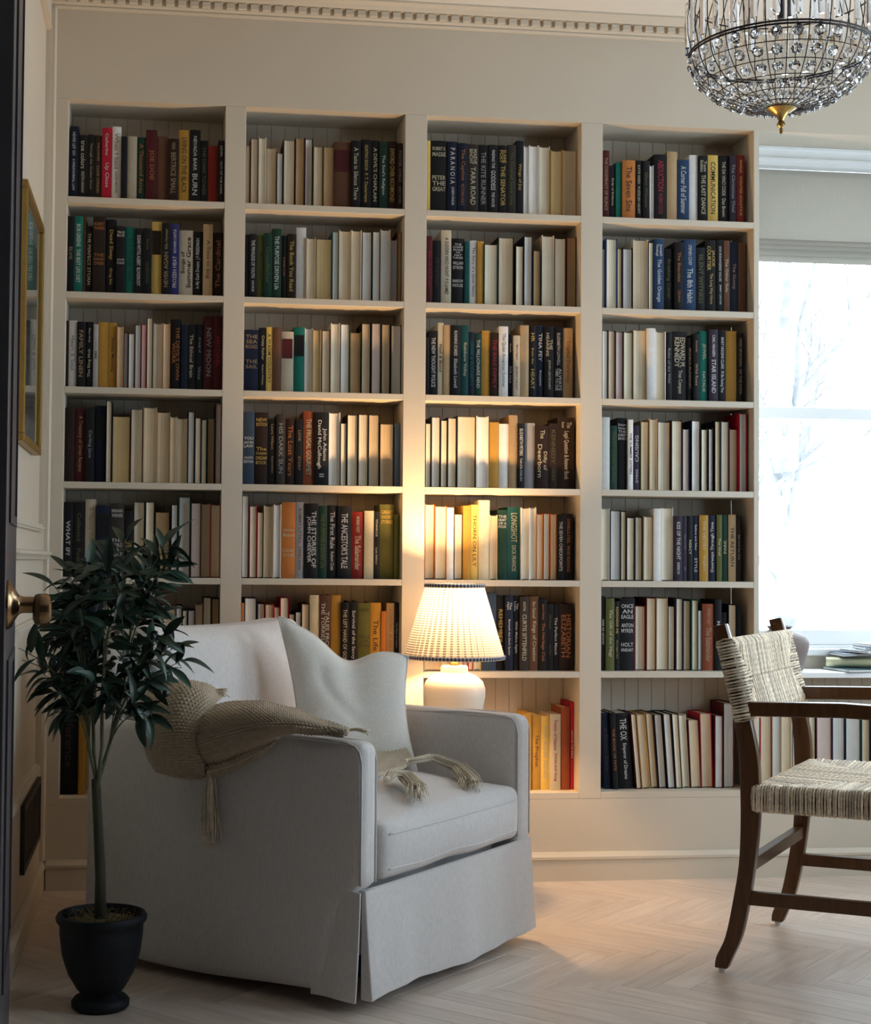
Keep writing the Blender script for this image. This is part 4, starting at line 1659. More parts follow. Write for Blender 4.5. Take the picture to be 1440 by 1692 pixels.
tassel([(-.026, .424, .512), (-.026, .424, .47), (-.024, .424, .40), (-.022, .422, .322)], 72, .017, 1, .0019)
tassel([(.297, .117, .490), (.36, .14, .497), (.403, .130, .490), (.345, .06, .470), (.25, .0, .449)], 110, .021, 2, .0010)
tassel([(.583, .235, .495), (.66, .20, .503), (.70, .145, .477), (.62, .06, .456), (.53, .008, .446)], 110, .021, 3, .0010)
tassel([(.05, .080, .637), (.05, .050, .642), (.052, .028, .640), (.055, .010, .632)], 16, .008, 4, knot=False)
tassel([(.11, .545, .675), (.115, .525, .700), (.118, .503, .702), (.12, .485, .690)], 20, .013, 5, knot=False)

# ------------------------------------------------------------------ lamp on a small round table behind the armchair
LX, LY, LT = 1.294, -.215, .47
tbm = thing('side_table', 'small dark round pedestal table tucked between armchair and bookcase under the lamp', 'table', (LX, LY, 0))
MB().lathe([(.0, LT - .018), (.118, LT - .018), (.122, LT - .012), (.122, LT - .004), (.118, LT), (0, LT)], 40).obj('table_top', wood_m, tbm, smooth=30)
MB().lathe([(.0, .012), (.022, .012), (.016, .05), (.014, .25), (.018, .38), (.03, LT - .018)], 24).obj('pedestal', wood_m, tbm, smooth=True)
MB().lathe([(0, 0), (.105, 0), (.105, .008), (.03, .016), (0, .016)], 32).obj('foot', wood_m, tbm, smooth=30)

lp = thing('table_lamp', 'white ceramic table lamp, lit, with a pleated gingham shade', 'lamp', (LX, LY, LT))
body = [(0, 0), (.062, 0), (.064, .006), (.066, .02), (.078, .07), (.090, .115), (.0965, .15), (.0965, .175), (.088, .197), (.068, .213), (.050, .221), (.043, .224), (.042, .240), (.039, .244), (.015, .245), (0, .245)]
MB().lathe(body, 48).obj('lamp_base', ceramic, lp, smooth=40)
MB().lathe([(0, .245), (.014, .245), (.014, .262), (.011, .266), (.011, .30), (.0, .30)], 20).obj('lamp_neck', brass, lp, smooth=40)
bul = MB().lathe([(0, .30), (.012, .302), (.013, .322), (.022, .345), (.027, .365), (.022, .385), (.010, .396), (0, .398)], 24).obj('bulb', bulb_m, lp, smooth=True)
SB, STP = .272, .492
rb_, rt_ = .152, .0885
NP = 44
g, uvl = MB(), []
seg = NP * 6
for j in range(13):
    t = j / 12
    r = lerp(rb_, rt_, t)
    z = lerp(SB, STP, t)
    row = []
    for i in range(seg + 1):
        a = 2 * math.pi * i / seg
        ph = (i / 6) % 1
        rr = r + lerp(.0042, .0026, t) * (abs(2 * ph - 1) * 2 - 1) + .0012 * math.sin(a * 5)
        row.append((rr * math.cos(a), rr * math.sin(a), z))
    uvl.append(row)
g.grid(uvl)
me = g.mesh('pleated_shade', shade_m, True)
ul = me.uv_layers.new(name='UVMap')
for l in me.loops:
    j, i = divmod(l.vertex_index, seg + 1)
    ul.data[l.index].uv = (i / seg, j / 12)
link('pleated_shade', me, lp)
for nm, z, r in (('lower_binding', SB, rb_ + .004), ('upper_binding', STP, rt_ + .004)):
    rows = []
    for k in range(9):
        an = 2 * math.pi * k / 8
        rows.append([((r + .0032 * math.cos(an)) * math.cos(2 * math.pi * i / 96), (r + .0032 * math.cos(an)) * math.sin(2 * math.pi * i / 96), z + .0066 * math.sin(an)) for i in range(97)])
    me = MB().grid(rows).mesh(nm, check_m, True)
    ul = me.uv_layers.new(name='UVMap')
    cir = 2 * math.pi * r
    for l in me.loops:
        k, i = divmod(l.vertex_index, 97)
        ul.data[l.index].uv = (i / 96 * cir / .008, k * .55)
    link(nm, me, lp)
sp = MB()
for k in range(3):
    a = k * 2 * math.pi / 3
    sp.tube([(.013 * math.cos(a), .013 * math.sin(a), .31), (.05 * math.cos(a), .05 * math.sin(a), .42), (rt_ * math.cos(a), rt_ * math.sin(a), STP - .005)], .0014, 6)
sp.obj('shade_carrier', brass, lp, smooth=True)
pl = bpy.data.lights.new('lamp_light', 'POINT')
pl.energy = 44
pl.color = (1.0, .60, .27)
pl.shadow_soft_size = .028
lo = bpy.data.objects.new('lamp_light', pl)
COL.objects.link(lo)
lo.location = (LX, LY, LT + .415)

# ------------------------------------------------------------------ rush-seated wooden armchair (own frame: x to its front, y across)
wc = thing('rush_chair', 'dark wooden armchair with woven rush seat and back, standing beside the window', 'chair', (1.803, -1.125, 0), math.atan2(-.597, .802))
WW = .611
le = [(-.014, .012), (-.010, .04), (.013, .093), (.032, .183), (.047, .277), (.0515, .371), (.051, .464), (.048, .557), (.039, .619), (.027, .690), (.007, .767), (-.021, .876)]
ri = [(.018, .012), (.030, .04), (.054, .099), (.073, .187), (.087, .281), (.097, .375), (.0995, .45), (.097, .529), (.088, .591), (.070, .670), (.046, .767), (.013, .884)]


def dense(l, n=4):
    out = []
    P = [Vector((a, b, 0)) for a, b in l]
    for i in range(len(P) - 1):
        p0, p1, p2, p3 = P[max(i - 1, 0)], P[i], P[i + 1], P[min(i + 2, len(P) - 1)]
        for k in range(n):
            t = k / n
            q = .5 * ((2 * p1) + (p2 - p0) * t + (2 * p0 - 5 * p1 + 4 * p2 - p3) * t * t + (3 * p1 - p0 - 3 * p2 + p3) * t ** 3)
            out.append((q.x, q.y))
    return out + [l[-1]]


L_, R_ = dense(le), dense(ri)


def stile(y0, y1):
    b = MB()
    n = len(L_)
    vs = []
    for y in (y0, y1):
        vs += [(p[0], y, p[1]) for p in L_] + [(p[0], y, p[1]) for p in R_]
    fs = []
    m = 2 * n
    for i in range(n - 1):
        fs += [(i, n + i, n + i + 1, i + 1), (m + i, m + i + 1, m + n + i + 1, m + n + i), (i, i + 1, m + i + 1, m + i), (n + i, m + n + i, m + n + i + 1, n + i + 1)]
    fs += [(0, m, m + n, n), (n - 1, 2 * n - 1, m + 2 * n - 1, m + n - 1)]
    return b.add(vs, fs)


for y in (0, WW - .031):
    lg = stile(y, y + .031).obj('rear_leg', wood_m, wc, smooth=35, bevel=.003)
    MB().lathe([(0, 0), (.009, 0), (.010, .006), (.008, .013), (0, .013)], 14, (.002, y + .0155, 0)).obj('glide', mag_w, lg, smooth=30)
for y in (-.012, WW - .019):
    lg = MB().prism([(.500, .0), (.530, .0), (.545, .45), (.545, .655), (.505, .655), (.505, .45)], y, y + .031, 'y').obj('front_leg', wood_m, wc, bevel=.003)
for y0 in (.0, WW - .031):
    MB().prism([(.060, .652), (.060, .688), (.30, .697), (.58, .690), (.58, .656), (.30, .661)], y0 - .004, y0 + .034, 'y').obj('arm_rail', wood_m, wc, bevel=.003)
for y0 in (.004, WW - .027):
    MB().prism([(.060, .178), (.060, .212), (.515, .222), (.515, .188)], y0, y0 + .022, 'y').obj('side_stretcher', wood_m, wc, bevel=.002)
MB().box(.052, .078, .03, WW - .03, .258, .290).obj('rear_stretcher', wood_m, wc, bevel=.002)
MB().box(.505, .53, .018, WW - .018, .20, .24).obj('front_stretcher', wood_m, wc, bevel=.002)


def rush_panel(o, U, V, nrm_, thick, pitch, rad, seed, inset_u=0.0, wrap=True, ridge=None):
    """Rush woven round four rails: strands run in from each edge to the mitre lines and wrap over the rail."""
    rg = random.Random(seed)
    W, H = U.length, V.length
    eu, ev = U / W, V / H
    b = MB()
    half = min(W, H) / 2

    def strand(start, inward, edge, depth):
        s0 = start + edge * rg.uniform(-.0012, .0012)
        j = rg.uniform(-.0012, .0014)
        dip = .006
        pts = [s0 - nrm_ * thick + inward * .012, s0 - nrm_ * thick * .92 - inward * .001, s0 - nrm_ * thick * .5 - inward * (.004 + j), s0 - nrm_ * .004 - inward * .002, s0 + nrm_ * (.003 + j) + inward * .010]
        k = max(1, int(depth / .007))
        for q in range(1, k + 1):
            f = q / k
            pts.append(s0 + inward * (.010 + (depth - .010) * f) + nrm_ * (.003 + j - dip * f) + edge * rg.uniform(-.0011, .0011))
        rr = rad * rg.uniform(.85, 1.15)
        b.tube(pts, [rr * (1.12 if q % 2 else .78) for q in range(len(pts))], 4)
    for L, st, ed, inn in ((W, o, eu, ev), (W, o + V, eu, -ev), (H, o, ev, eu), (H, o + U, ev, -eu)):
        n = int(L / pitch)
        for i in range(n):
            t = (i + .5) * L / n
            d = min(t, L - t, (W if ed is ev else H) / 2)
            strand(st + ed * t, inn, ed, max(.012, d))
    return b


# seat
so_, su, sv = Vector((.085, -.004, .478)), Vector((.455, 0, .006)), Vector((0, WW + .008, 0))
core = MB().box(.092, .53, .004, WW - .004, .418, .471)
sc_o = core.obj('seat_core', rushd_m, wc)
sb_ = rush_panel(so_, su, sv, Vector((0, 0, 1)), .064, .0066, .0036, 3)
st_ = sb_.obj('rush_seat', rush_m, wc, smooth=True)
tag(st_, kind='stuff')
# back: the panel follows the lean of the posts
bo, bu, bv = Vector((.079, -.003, .648)), Vector((-.047, 0, .196)), Vector((0, WW + .006, 0))
nb_ = bv.cross(bu).normalized()
if nb_.x < 0:
    nb_ = -nb_
bo = bo + nb_ * .002
bb_ = rush_panel(bo, bu, bv, nb_, .046, .0076, .0041, 4)
bk_o = bb_.obj('rush_back', rush_m, wc, smooth=True)
tag(bk_o, kind='stuff')
qs = []
for a_, c_ in ((.03, .03), (.97, .03), (.97, .97), (.03, .97)):
    qs.append(bo + bu * a_ + bv * c_)
vs = [q - nb_ * .006 for q in qs] + [q - nb_ * .038 for q in qs]
MB().add(vs, [(0, 1, 2, 3), (7, 6, 5, 4), (0, 4, 5, 1), (1, 5, 6, 2), (2, 6, 7, 3), (3, 7, 4, 0)]).obj('back_core', rushd_m, wc)

# ------------------------------------------------------------------ olive tree in a black urn
PX_, PY_ = .258, -1.27
ot = thing('olive_tree', 'small potted olive tree with dark narrow leaves in a black urn by the door', 'tree', (PX_, PY_, 0))
urn = [(0, 0), (.060, 0), (.066, .006), (.067, .018), (.060, .026), (.046, .030), (.046, .036), (.056, .048), (.076, .082), (.090, .125), (.096, .175), (.096, .192), (.099, .196), (.104, .202), (.105, .210), (.101, .217), (.094, .218), (.090, .212), (.088, .196), (0, .196)]
MB().lathe(urn, 48).obj('urn', potblk, ot, smooth=50)
rg = random.Random(8)
b = MB().lathe([(0, .206), (.05, .205), (.087, .197)], 24)
for k in range(150):
    a, r = rg.uniform(0, 6.28), .084 * math.sqrt(rg.random())
    p = Vector((r * math.cos(a), r * math.sin(a), .203))
    q = p + Vector((rg.uniform(-.012, .012), rg.uniform(-.012, .012), rg.uniform(.002, .016)))
    b.tube([p, p.lerp(q, .6) + Vector((0, 0, .004)), q], .0013, 3)
tag(b.obj('moss', moss_m, ot), kind='stuff')
trk = [(-.003, 0, .20), (-.004, .0, .30), (-.010, .002, .40), (-.016, .0, .50), (-.018, .0, .525)]
MB().tube(trk, [.0145, .0122, .0112, .0108, .010], 10).obj('trunk', bark_m, ot, smooth=True)
stems = [[(-.018, 0, .52), (-.024, .006, .60), (-.028, .012, .70), (-.020, .015, .80), (-.012, .01, .92)],
         [(-.014, 0, .50), (-.004, -.012, .60), (-.006, -.02, .72), (.004, -.02, .84), (.02, -.01, .96)],
         [(-.014, 0, .515), (.012, .01, .60), (.03, .02, .68), (.05, .015, .78), (.06, .0, .88)],
         [(-.018, 0, .53), (-.034, -.01, .60), (-.042, -.02, .70), (-.05, -.02, .80), (-.05, -.015, .90)]]
for s_ in stems:
    MB().tube(s_, [.0052, .0045, .004, .0032, .002], 7).obj('stem', twig_m, ot, smooth=True)


def leaf_mesh(L, W, droop, curl, seed):
    rg_ = random.Random(seed)
    b_ = MB()
    n = 7
    rows = []
    for i in range(n + 1):
        t = i / n
        w = W * (math.sin(math.pi * min(1, t * .92 + .04)) ** .85) * (1 - .25 * t)
        if i == n:
            w = .0004
        y = L * t
        z = -droop * t * t * L
        rows.append([(-w, y, z + curl * w), (-w * .5, y, z + curl * w * .3), (0, y, z - .0004), (w * .5, y, z + curl * w * .3), (w, y, z + curl * w)])
    b_.grid(rows)
    b_.tube([(0, -.006, .0), (0, .004, -.0005)], .0009, 4)
    return b_.mesh('leaf', leaf_m, True)


leaves = [leaf_mesh(.066, 0.0129, .25, .35, 1), leaf_mesh(.058, 0.0117, .45, .5, 2), leaf_mesh(.074, 0.0136, .35, .3, 3), leaf_mesh(.052, 0.0115, .15, .2, 4), leaf_mesh(.066, 0.0120, .7, .45, 5)]
olv = MB().lathe([(0, -.009), (.005, -.0075), (.0072, 0), (.0055, .006), (0, .0085)], 12).mesh('olive', olive_m, True)
# branch tips measured across (x) and up (z), with a depth of their own
tips = [(.045, 1.085), (.13, 1.065), (.145, 1.075), (-.045, 1.01), (-.085, 1.0), (-.195, .83), (-.19, .80), (-.15, .765), (-.115, .725), (-.085, .69), (.10, .68), (.165, .83), (.175, .80), (.125, .80),
        (.135, .86), (.155, 1.02), (.085, 1.0), (-.01, 1.03), (.03, .98), (-.055, .93), (.085, .925), (.01, .88), (.06, .85), (-.045, .83), (-.10, .87), (.10, .76), (.05, .745), (-.02, .755), (.07, .70),
        (-.065, .775), (-.125, .92), (.12, .96), (-.03, .70), (.00, .94), (-.115, .97)]
nl = 0
for q, (tx, tz) in enumerate(tips):
    dy = rg.uniform(-.12, .12) * (1 - min(1, abs(tx) / .24) * .6)
    s_ = stems[q % 4] if abs(tx) < .05 else (stems[2] if tx > 0 else stems[3])
    base_z = max(.60, tz - rg.uniform(.14, .24))
    # find the point of the stem at that height
    zz = [p[2] for p in s_]
    base_z = min(base_z, zz[-1])
    for a in range(4):
        if zz[a] <= base_z <= zz[a + 1]:
            f = (base_z - zz[a]) / (zz[a + 1] - zz[a])
            p0 = Vector(s_[a]).lerp(Vector(s_[a + 1]), f)
            break
    p3 = Vector((tx, dy, tz))
    p1 = p0 + Vector(((tx - p0.x) * .25, dy * .3, (tz - p0.z) * .55 + .03))
    p2 = p0.lerp(p3, .7) + Vector((0, 0, .03))

    def bez(t):
        return p0 * (1 - t) ** 3 + p1 * 3 * t * (1 - t) ** 2 + p2 * 3 * t * t * (1 - t) + p3 * t ** 3
    MB().tube([bez(i / 8) for i in range(9)], [.0022 - .0014 * i / 8 for i in range(9)], 5).obj('twig', twig_m, ot, smooth=True)
    k = rg.choice((7, 8, 8, 9))
    for i in range(k):
        if nl >= 298:
            break
        t = lerp(.30, 1.0, (i + 1) / k)
        p = bez(min(1, t))
        d = (bez(min(1, t)) - bez(max(0, t - .06))).normalized()
        side = 1 if i % 2 else -1
        perp = d.cross(Vector((rg.uniform(-.5, .5), -1, rg.uniform(-.6, .6)))).normalized() * side
        sprd = .2 if i == k - 1 else rg.uniform(.65, 1.15)
        ld = (d * math.cos(sprd) + perp * math.sin(sprd) + Vector((0, 0, -.15))).normalized()
        up = (Vector((rg.uniform(-.5, .5), rg.uniform(-.8, .1), rg.uniform(.3, 1))))
        up = (up - ld * up.dot(ld)).normalized()
        tipw = p + ld * .08
        if tipw.x + PX_ < .040 or (tipw.y + PY_ < -1.44 and tipw.x + PX_ < .16):
            continue
        rx = ld.cross(up)
        o = link('leaf', leaves[rg.randrange(5)], ot)
        m_ = Matrix((rx, ld, up)).transposed().to_4x4()
        m_.translation = p + ld * .005
        o.matrix_local = m_
        nl += 1
# inner leaves, too deep in the crown to tell apart
fo = MB()
for q in range(210):
    a, r = rg.uniform(0, 6.28), math.sqrt(rg.random())
    t = rg.random()
    c = Vector((.012 + (.135 - .05 * abs(2 * t - .8)) * r * math.cos(a), .105 * r * math.sin(a), lerp(.70, 1.03, t)))
    ld = Vector((math.cos(a) + rg.uniform(-.6, .6), math.sin(a) + rg.uniform(-.6, .6), rg.uniform(-.5, .9))).normalized()
    up = Vector((rg.uniform(-.5, .5), rg.uniform(-.8, .1), rg.uniform(.3, 1)))
    up = (up - ld * up.dot(ld)).normalized()
    rx = ld.cross(up)
    me = leaves[rg.randrange(5)]
    if c.x + PX_ < .12:
        continue
    fo.add([c + rx * v.co.x + ld * v.co.y + up * v.co.z for v in me.vertices], [tuple(f.vertices) for f in me.polygons])
tag(fo.obj('foliage', leaf_m, ot, smooth=True), kind='stuff')
for k, (x, z) in enumerate([(.115, .985), (.10, .955), (.105, .95), (.135, .835), (.115, .865), (-.03, .83), (-.045, .855), (.03, .90), (.03, 1.0), (.02, .995), (-.09, .775), (-.11, .80), (.14, .73), (.02, .86), (-.06, .91), (.085, .965), (.11, .86), (-.02, .75)]):
    o = link('olive', olv, ot, (x, rg.uniform(-.11, -.03), z), (rg.uniform(-.4, .4), rg.uniform(-.4, .4), 0))

# ------------------------------------------------------------------ chandelier
CX, CY_, CZ = 1.932, -1.207, 2.339
CR = .229
ch = thing('chandelier', 'round wire-cage crystal chandelier with a brass finial, hanging near the window', 'chandelier', (CX, CY_, CZ))
NM = 28
HB = .150
lat = [0, .30, .56, .80, 1.03, 1.25, 1.40]
for k, (z, r) in enumerate([(0, CR), (-.007, CR * .995)]):
    MB().tube([(r * math.cos(2 * math.pi * i / 56), r * math.sin(2 * math.pi * i / 56), z) for i in range(56)], .0028, 6, closed=True).obj('rim_ring', bronze, ch, smooth=True)
for t in lat[1:]:
    r, z = CR * math.cos(t), -HB * math.sin(t)
    MB().tube([(r * math.cos(2 * math.pi * i / 56), r * math.sin(2 * math.pi * i / 56), z) for i in range(56)], .0013, 5, closed=True).obj('wire_ring', bronze, ch, smooth=True)
upp = [(CR, 0), (CR * 1.035, .04), (CR * 1.04, .085), (CR * 1.0, .14), (CR * .90, .20), (CR * .72, .255), (CR * .42, .295), (.03, .31)]
for r, z in (upp[3], upp[5]):
    MB().tube([(r * math.cos(2 * math.pi * i / 56), r * math.sin(2 * math.pi * i / 56), z) for i in range(56)], .0022, 5, closed=True).obj('wire_ring', bronze, ch, smooth=True)
rib = MB().tube([(r, 0, z) for r, z in upp[::-1]] + [(CR * math.cos(t), 0, -HB * math.sin(t)) for t in [.1 * i for i in range(1, 15)]], .0014, 5).mesh('rib', bronze, True)
for k in range(NM):
    link('rib', rib, ch, None, (0, 0, 2 * math.pi * (k + .5) / NM))
MB().tube([(0, 0, .30), (0, 0, CEIL - CZ - .02)], .006, 10).obj('stem_rod', brass, ch, smooth=True)
MB().tube([(0, 0, .085), (0, 0, .31)], .009, 10).obj('centre_post', bronze, ch, smooth=True)
MB().lathe([(0, CEIL - CZ - .045), (.02, CEIL - CZ - .045), (.06, CEIL - CZ - .012), (.065, CEIL - CZ), (0, CEIL - CZ)], 32).obj('ceiling_canopy', brass, ch, smooth=40)
MB().lathe([(0, -.212), (.0035, -.210), (.0045, -.200), (.003, -.196), (.0095, -.191), (.0105, -.186), (.008, -.181), (.006, -.178), (.008, -.174), (.012, -.166), (.020, -.158), (.032, -.151), (.038, -.147), (.038, -.142), (0, -.141)], 32) \
    .obj('finial', brass, ch, smooth=40)


def bead(r, hgt):
    b_ = MB()
    n = 8
    ring = [(r * math.cos(2 * math.pi * i / n), r * math.sin(2 * math.pi * i / n)) for i in range(n)]
    vs = [(0.45 * x, 0.45 * y, hgt) for x, y in ring] + [(x, y, 0) for x, y in ring] + [(0, 0, -hgt * 1.3)]
    fs = [tuple(range(n))] + [(i, n + i, n + (i + 1) % n, (i + 1) % n) for i in range(n)] + [(n + i, 2 * n, n + (i + 1) % n) for i in range(n)]
    return b_.add(vs, fs).mesh('crystal', crystal_m)


for j in range(5):
    t = (lat[j] + lat[j + 1]) / 2
    w = 2 * math.pi * CR * math.cos(t) / NM
    bm2 = bead(min(.0145, w * .40), .009)
    for k in range(NM):
        a = 2 * math.pi * k / NM
        r = (CR - .002) * math.cos(t)
        o = link('crystal', bm2, ch, (r * math.cos(a), r * math.sin(a), -(HB - .002) * math.sin(t)))
        nv = Vector((math.cos(t) / CR * math.cos(a), math.cos(t) / CR * math.sin(a), -math.sin(t) / HB)).normalized()
        o.rotation_mode = 'QUATERNION'
        o.rotation_quaternion = nv.to_track_quat('Z', 'Y')
bar = MB().prism([(-.009, -.003), (-.006, .004), (.006, .004), (.009, -.003), (.0, -.006)], -.058, .058, 'z').mesh('crystal_bar', crystal_m)
for k in range(NM):
    a = 2 * math.pi * k / NM
    r = CR * 1.02
    link('crystal_bar', bar, ch, (r * math.cos(a), r * math.sin(a), .072), (0, 0, a + math.pi / 2))
    if k % 2 == 0:
        link('crystal_bar', bar, ch, (CR * .55 * math.cos(a), CR * .55 * math.sin(a), .10), (0, 0, a + math.pi / 2))

# ------------------------------------------------------------------ black door leaf folded back against the wall
dx0, dy0, dx1, dy1 = .071, -1.489, .116, -2.17
dl = math.hypot(dx1 - dx0, dy1 - dy0)
dd = math.atan2(dy0 - dy1, dx0 - dx1)                 # local +x runs from the lock edge to the hinge edge
dr = tag(thing('door_1', None, None, (dx1, dy1, 0), dd), kind='structure')
# local y is away from the room face (room face at y = 0 towards the wall at y > 0)
d_ = MB().box(0, dl, 0, .042, .008, 2.55)
d_.obj('door_leaf', doorblk, dr, bevel=.002)
for z0, z1 in ((.25, .85), (1.10, 2.35)):
    MB().box(.13, dl - .12, -.004, -.0005, z0, z0 + .02).box(.13, dl - .12, -.004, -.0005, z1 - .02, z1).box(.13, .15, -.004, -.0005, z0 + .02, z1 - .02).box(dl - .14, dl - .12, -.004, -.0005, z0 + .02, z1 - .02).obj('panel_bead', doorblk, dr)
kb = MB().lathe([(0, 0), (.044, 0), (.044, .004), (.038, .010), (.030, .014), (.020, .020), (.016, .024), (.0145, .030), (.0145, .052), (0, .052)], 36, ax='z')
for i, v in enumerate(kb.v):
    kb.v[i] = (v[0], -v[2], v[1])
kb.f = [f[::-1] for f in kb.f]
ko = kb.obj('knob_rose', knob_m, dr, smooth=35)
ko.location = (.060, 0, .953)
k2 = MB().lathe([(0, .046), (.018, .046), (.026, .050), (.028, .056), (.028, .070), (.024, .076), (.012, .079), (0, .079)], 32)
for i, v in enumerate(k2.v):
    k2.v[i] = (v[0], -v[2], v[1] - .008)
k2.f = [f[::-1] for f in k2.f]
k2.obj('knob', knob_m, ko, smooth=40)

# ------------------------------------------------------------------ framed picture on the left wall
fy0, fy1, fz0, fz1, fx = -1.046, -.490, 1.326, 1.977, LWX
pf = thing('framed_picture', 'narrow gilt framed print under glass hanging on the panelled wall', 'picture', (fx, (fy0 + fy1) / 2, fz0))
hw, hh = (fy1 - fy0) / 2, fz1 - fz0
fr = MB()
bw = .020
for a0, a1, c0, c1 in ((-hw, hw, 0, bw), (-hw, hw, hh - bw, hh), (-hw, -hw + bw, bw, hh - bw), (hw - bw, hw, bw, hh - bw)):
    fr.box(.001, .025, a0, a1, c0, c1)
fr.obj('frame', gold_m, pf, bevel=.003)
MB().box(.002, .012, -hw + bw, hw - bw, bw, hh - bw).obj('mount', mount_m, pf)
MB().box(.0121, .0128, -hw + .075, hw - .075, .085, hh - .085).obj('print', print_m, pf)
MB().box(.0145, .0165, -hw + bw + .0005, hw - bw - .0005, bw + .0005, hh - bw - .0005).obj('glazing', pane_m, pf)

# ------------------------------------------------------------------ floor-level vent on the left wall
vg = thing('wall_vent', 'dark metal air vent grille set low in the panelled wall', 'vent', (LWX, -.41, .187))
vy, vz = .278, .185
b = MB()
for a0, a1, c0, c1 in ((-vy, vy, 0, .018), (-vy, vy, vz - .018, vz), (-vy, -vy + .018, .018, vz - .018), (vy - .018, vy, .018, vz - .018)):
    b.box(.0005, .013, a0, a1, c0, c1)
b.obj('vent_frame', vent_m, vg, bevel=.001)
MB().box(.0005, .003, -vy + .018, vy - .018, .018, vz - .018).obj('vent_back', basedark, vg)
bar_m = MB().box(.003, .010, -.0035, .0035, .018, vz - .018).mesh('grille_bar', vent_m)
for k in range(28):
    link('grille_bar', bar_m, vg, (0, -vy + .03 + k * .0185, 0))
for k in range(7):
    MB().box(.0035, .0095, -vy + .018, vy - .018, .035 + k * .0185, .040 + k * .0185).obj('cross_bar', vent_m, vg)

# ------------------------------------------------------------------ roman shade
rs = thing('roman_shade', 'raised oatmeal linen roman shade hanging in the window head', 'blind', ((WX0 + WX1) / 2, BY - .030, 2.413))
sw = (WX1 - WX0) / 2 - .004
MB().box(-sw, sw, -.012, .012, -.022, .0).obj('head_rail', shade_f, rs, bevel=.002)
MB().prism([(-.0125, -.004), (-.0165, -.004), (-.0175, -.15), (-.0165, -.262), (-.0125, -.262)], -sw, sw).obj('shade_panel', shade_f, rs)
for k, (z, y) in enumerate([(-.262, -.020), (-.279, -.026), (-.296, -.031), (-.311, -.028)]):
    MB().prism([(y + .012, z + .012), (y + .002, z + .016), (y - .006, z + .006), (y - .005, z - .006), (y + .002, z - .017), (y + .012, z - .014)], -sw, sw).obj('fold', shade_f, rs, smooth=60)

# ------------------------------------------------------------------ things on the window counter
CTOP = .676
vs_ = thing('vase', 'matt taupe ceramic vase with a flared rim on the window counter', 'vase', (2.478, .085, CTOP))
MB().lathe([(0, 0), (.072, 0), (.078, .006), (.086, .04), (.096, .08), (.097, .098), (.090, .115), (.066, .128), (.040, .134), (.034, .140), (.040, .148), (.046, .151), (.042, .152), (.030, .143), (.028, .12), (0, .12)], 44) \
    .obj('vase_body', vase_m, vs_, smooth=50)


def magazine(name, lab, loc, rz, L, W, H, m, bend):
    t_ = thing(name, lab, 'magazine', loc, rz, 'magazines piled on the window counter')
    n = 10
    rows_t, rows_b = [], []

    def shape(z0, z1, mm, nm, ins):
        b_ = MB()
        pr = [(lerp(-L / 2 + ins, L / 2 - ins, i / n), z0 + bend * (1 - (2 * i / n - 1) ** 2)) for i in range(n + 1)]
        pr += [(lerp(L / 2 - ins, -L / 2 + ins, i / n), z1 + bend * (1 - (2 * (1 - i / n) - 1) ** 2)) for i in range(n + 1)]
        b_.prism(pr, -W / 2 + ins, W / 2 - ins, 'y')
        return b_.obj(nm, mm, t_, smooth=30)
    shape(0, .0012, m, 'cover', 0)
    shape(.0013, H - .0013, mag_w, 'page_block', .002)
    shape(H - .0012, H, m, 'cover', 0)
    return t_


magazine('magazine', 'teal covered magazine lying flat, lowest in the counter pile', (2.80, .082, CTOP + .0005), .10, .26, .17, .010, mag_t, 0)
magazine('magazine', 'dark blue magazine bowed over a cream roll in the counter pile', (2.815, .112, CTOP + .049), -.05, .24, .14, .009, mag_b, .003)
magazine('magazine', 'grey covered magazine just under the two smallest in the counter pile', (2.85, .10, CTOP + .0625), .22, .23, .15, .008, mag_g, .0)
magazine('magazine', 'small blue covered magazine on the grey one in the counter pile', (2.875, .10, CTOP + .0715), -.15, .20, .14, .010, mag_b, .0)
magazine('magazine', 'white covered magazine crowning the counter pile', (2.885, .10, CTOP + .0825), .1, .19, .13, .009, mag_w, .0)
rm = thing('rolled_magazine', 'pale cream rolled magazine lying on a teal one on the window counter', 'magazine', (2.727, .078, CTOP + .0115), -.42, None)
b = MB()
sp_ = []
for i in range(60):
    a = i / 59 * 2 * math.pi * 3.2
    r = lerp(.007, .0175, i / 59)
    sp_.append((r * math.cos(a) * 1.15, r * math.sin(a) + .0178))
ou = [(x, z) for x, z in sp_]
inn = [(x * .93, (z - .0178) * .93 + .0178) for x, z in sp_[::-1]]
pr = ou + inn
n = len(pr)
vsx = [(-.078, a, z) for a, z in pr] + [(.078, a, z) for a, z in pr]
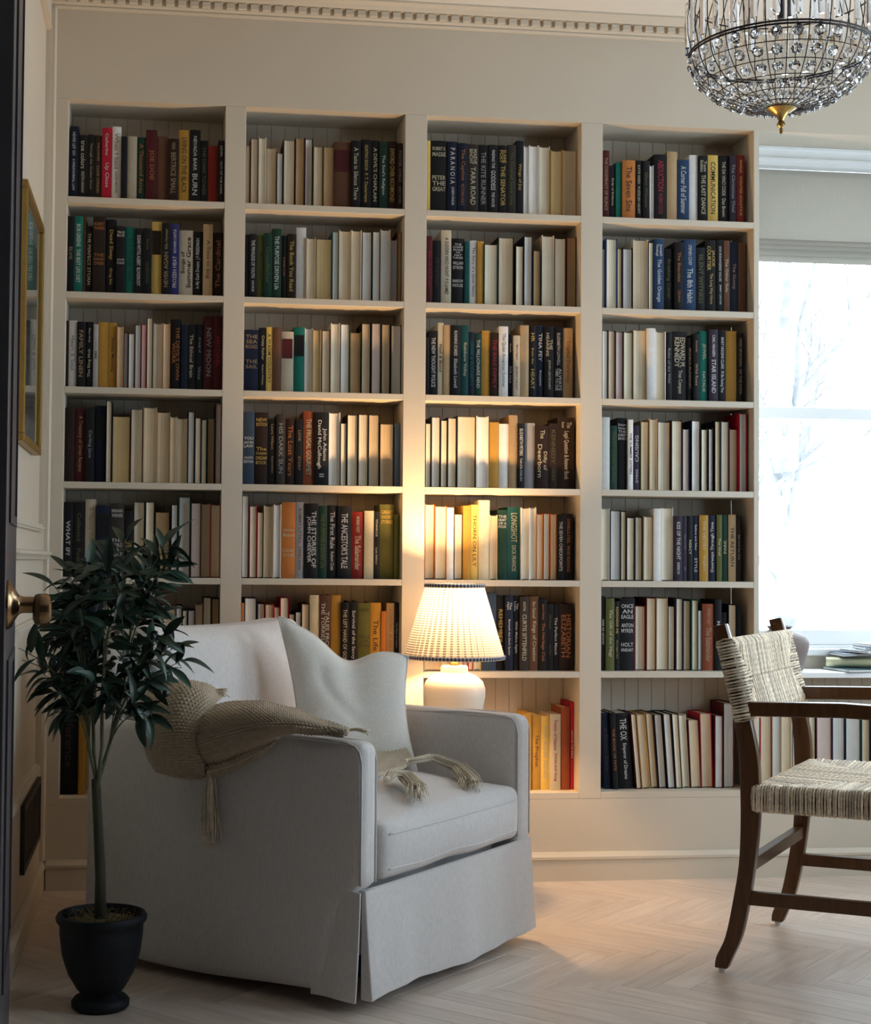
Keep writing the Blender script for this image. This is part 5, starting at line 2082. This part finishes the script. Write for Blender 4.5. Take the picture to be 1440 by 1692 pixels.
b.add(vsx, [(i, (i + 1) % n, n + (i + 1) % n, n + i) for i in range(n)])
h_ = len(sp_)
for k in (0, n):
    b.f += [(k + i, k + i + 1, k + n - 2 - i, k + n - 1 - i) for i in range(h_ - 1)]
    b.m += [0] * (h_ - 1)
b.obj('rolled_pages', mag_y, rm, smooth=40)
MB().lathe([(0, -.070), (.0068, -.070), (.0068, .0785), (0, .0785)], 16, (0, 0, .0178), ax='x').obj('inner_roll', mag_r, rm, smooth=40)

# ------------------------------------------------------------------ bare winter trees outside


def tree(loc, h, seed, lab):
    rg_ = random.Random(seed)
    t_ = thing('bare_tree', lab, 'tree', loc)
    MB().tube([(0, 0, 0), (.05, 0, h * .25), (-.03, .05, h * .5), (.06, 0, h * .75), (.0, 0, h)], [h * .022, h * .018, h * .014, h * .009, h * .004], 8).obj('trunk', treebark, t_, smooth=True)
    tw = MB()

    def grow(p, d, L, r, lev):
        pts = [p]
        for i in range(4):
            d = (d + Vector((rg_.uniform(-.18, .18), rg_.uniform(-.18, .18), rg_.uniform(-.02, .14)))).normalized()
            pts.append(pts[-1] + d * L / 4)
        tw.tube(pts, [r, r * .85, r * .7, r * .55, r * .35], 5 if lev else 6)
        if lev < 3:
            for k in range(3 if lev < 2 else 2):
                q = pts[rg_.choice((1, 2, 3, 4))]
                nd = (d + Vector((rg_.uniform(-.9, .9), rg_.uniform(-.9, .9), rg_.uniform(-.1, .7)))).normalized()
                grow(q, nd, L * rg_.uniform(.5, .7), r * .5, lev + 1)
    for k in range(11):
        z = h * rg_.uniform(.12, .9)
        a = rg_.uniform(0, 6.28)
        grow(Vector((0, 0, z)), Vector((math.cos(a), math.sin(a), .7)).normalized(), h * rg_.uniform(.2, .35), h * .007, 0)
    tag(tw.obj('branches', treebark, t_, smooth=True), kind='stuff')


tree((4.6, 8.0, -.6), 6.0, 21, 'bare winter tree outside, seen through the window beside the bookcase')
tree((11.5, 21.0, -.6), 9.5, 22, 'bare taller winter tree further off, standing behind the first outside')
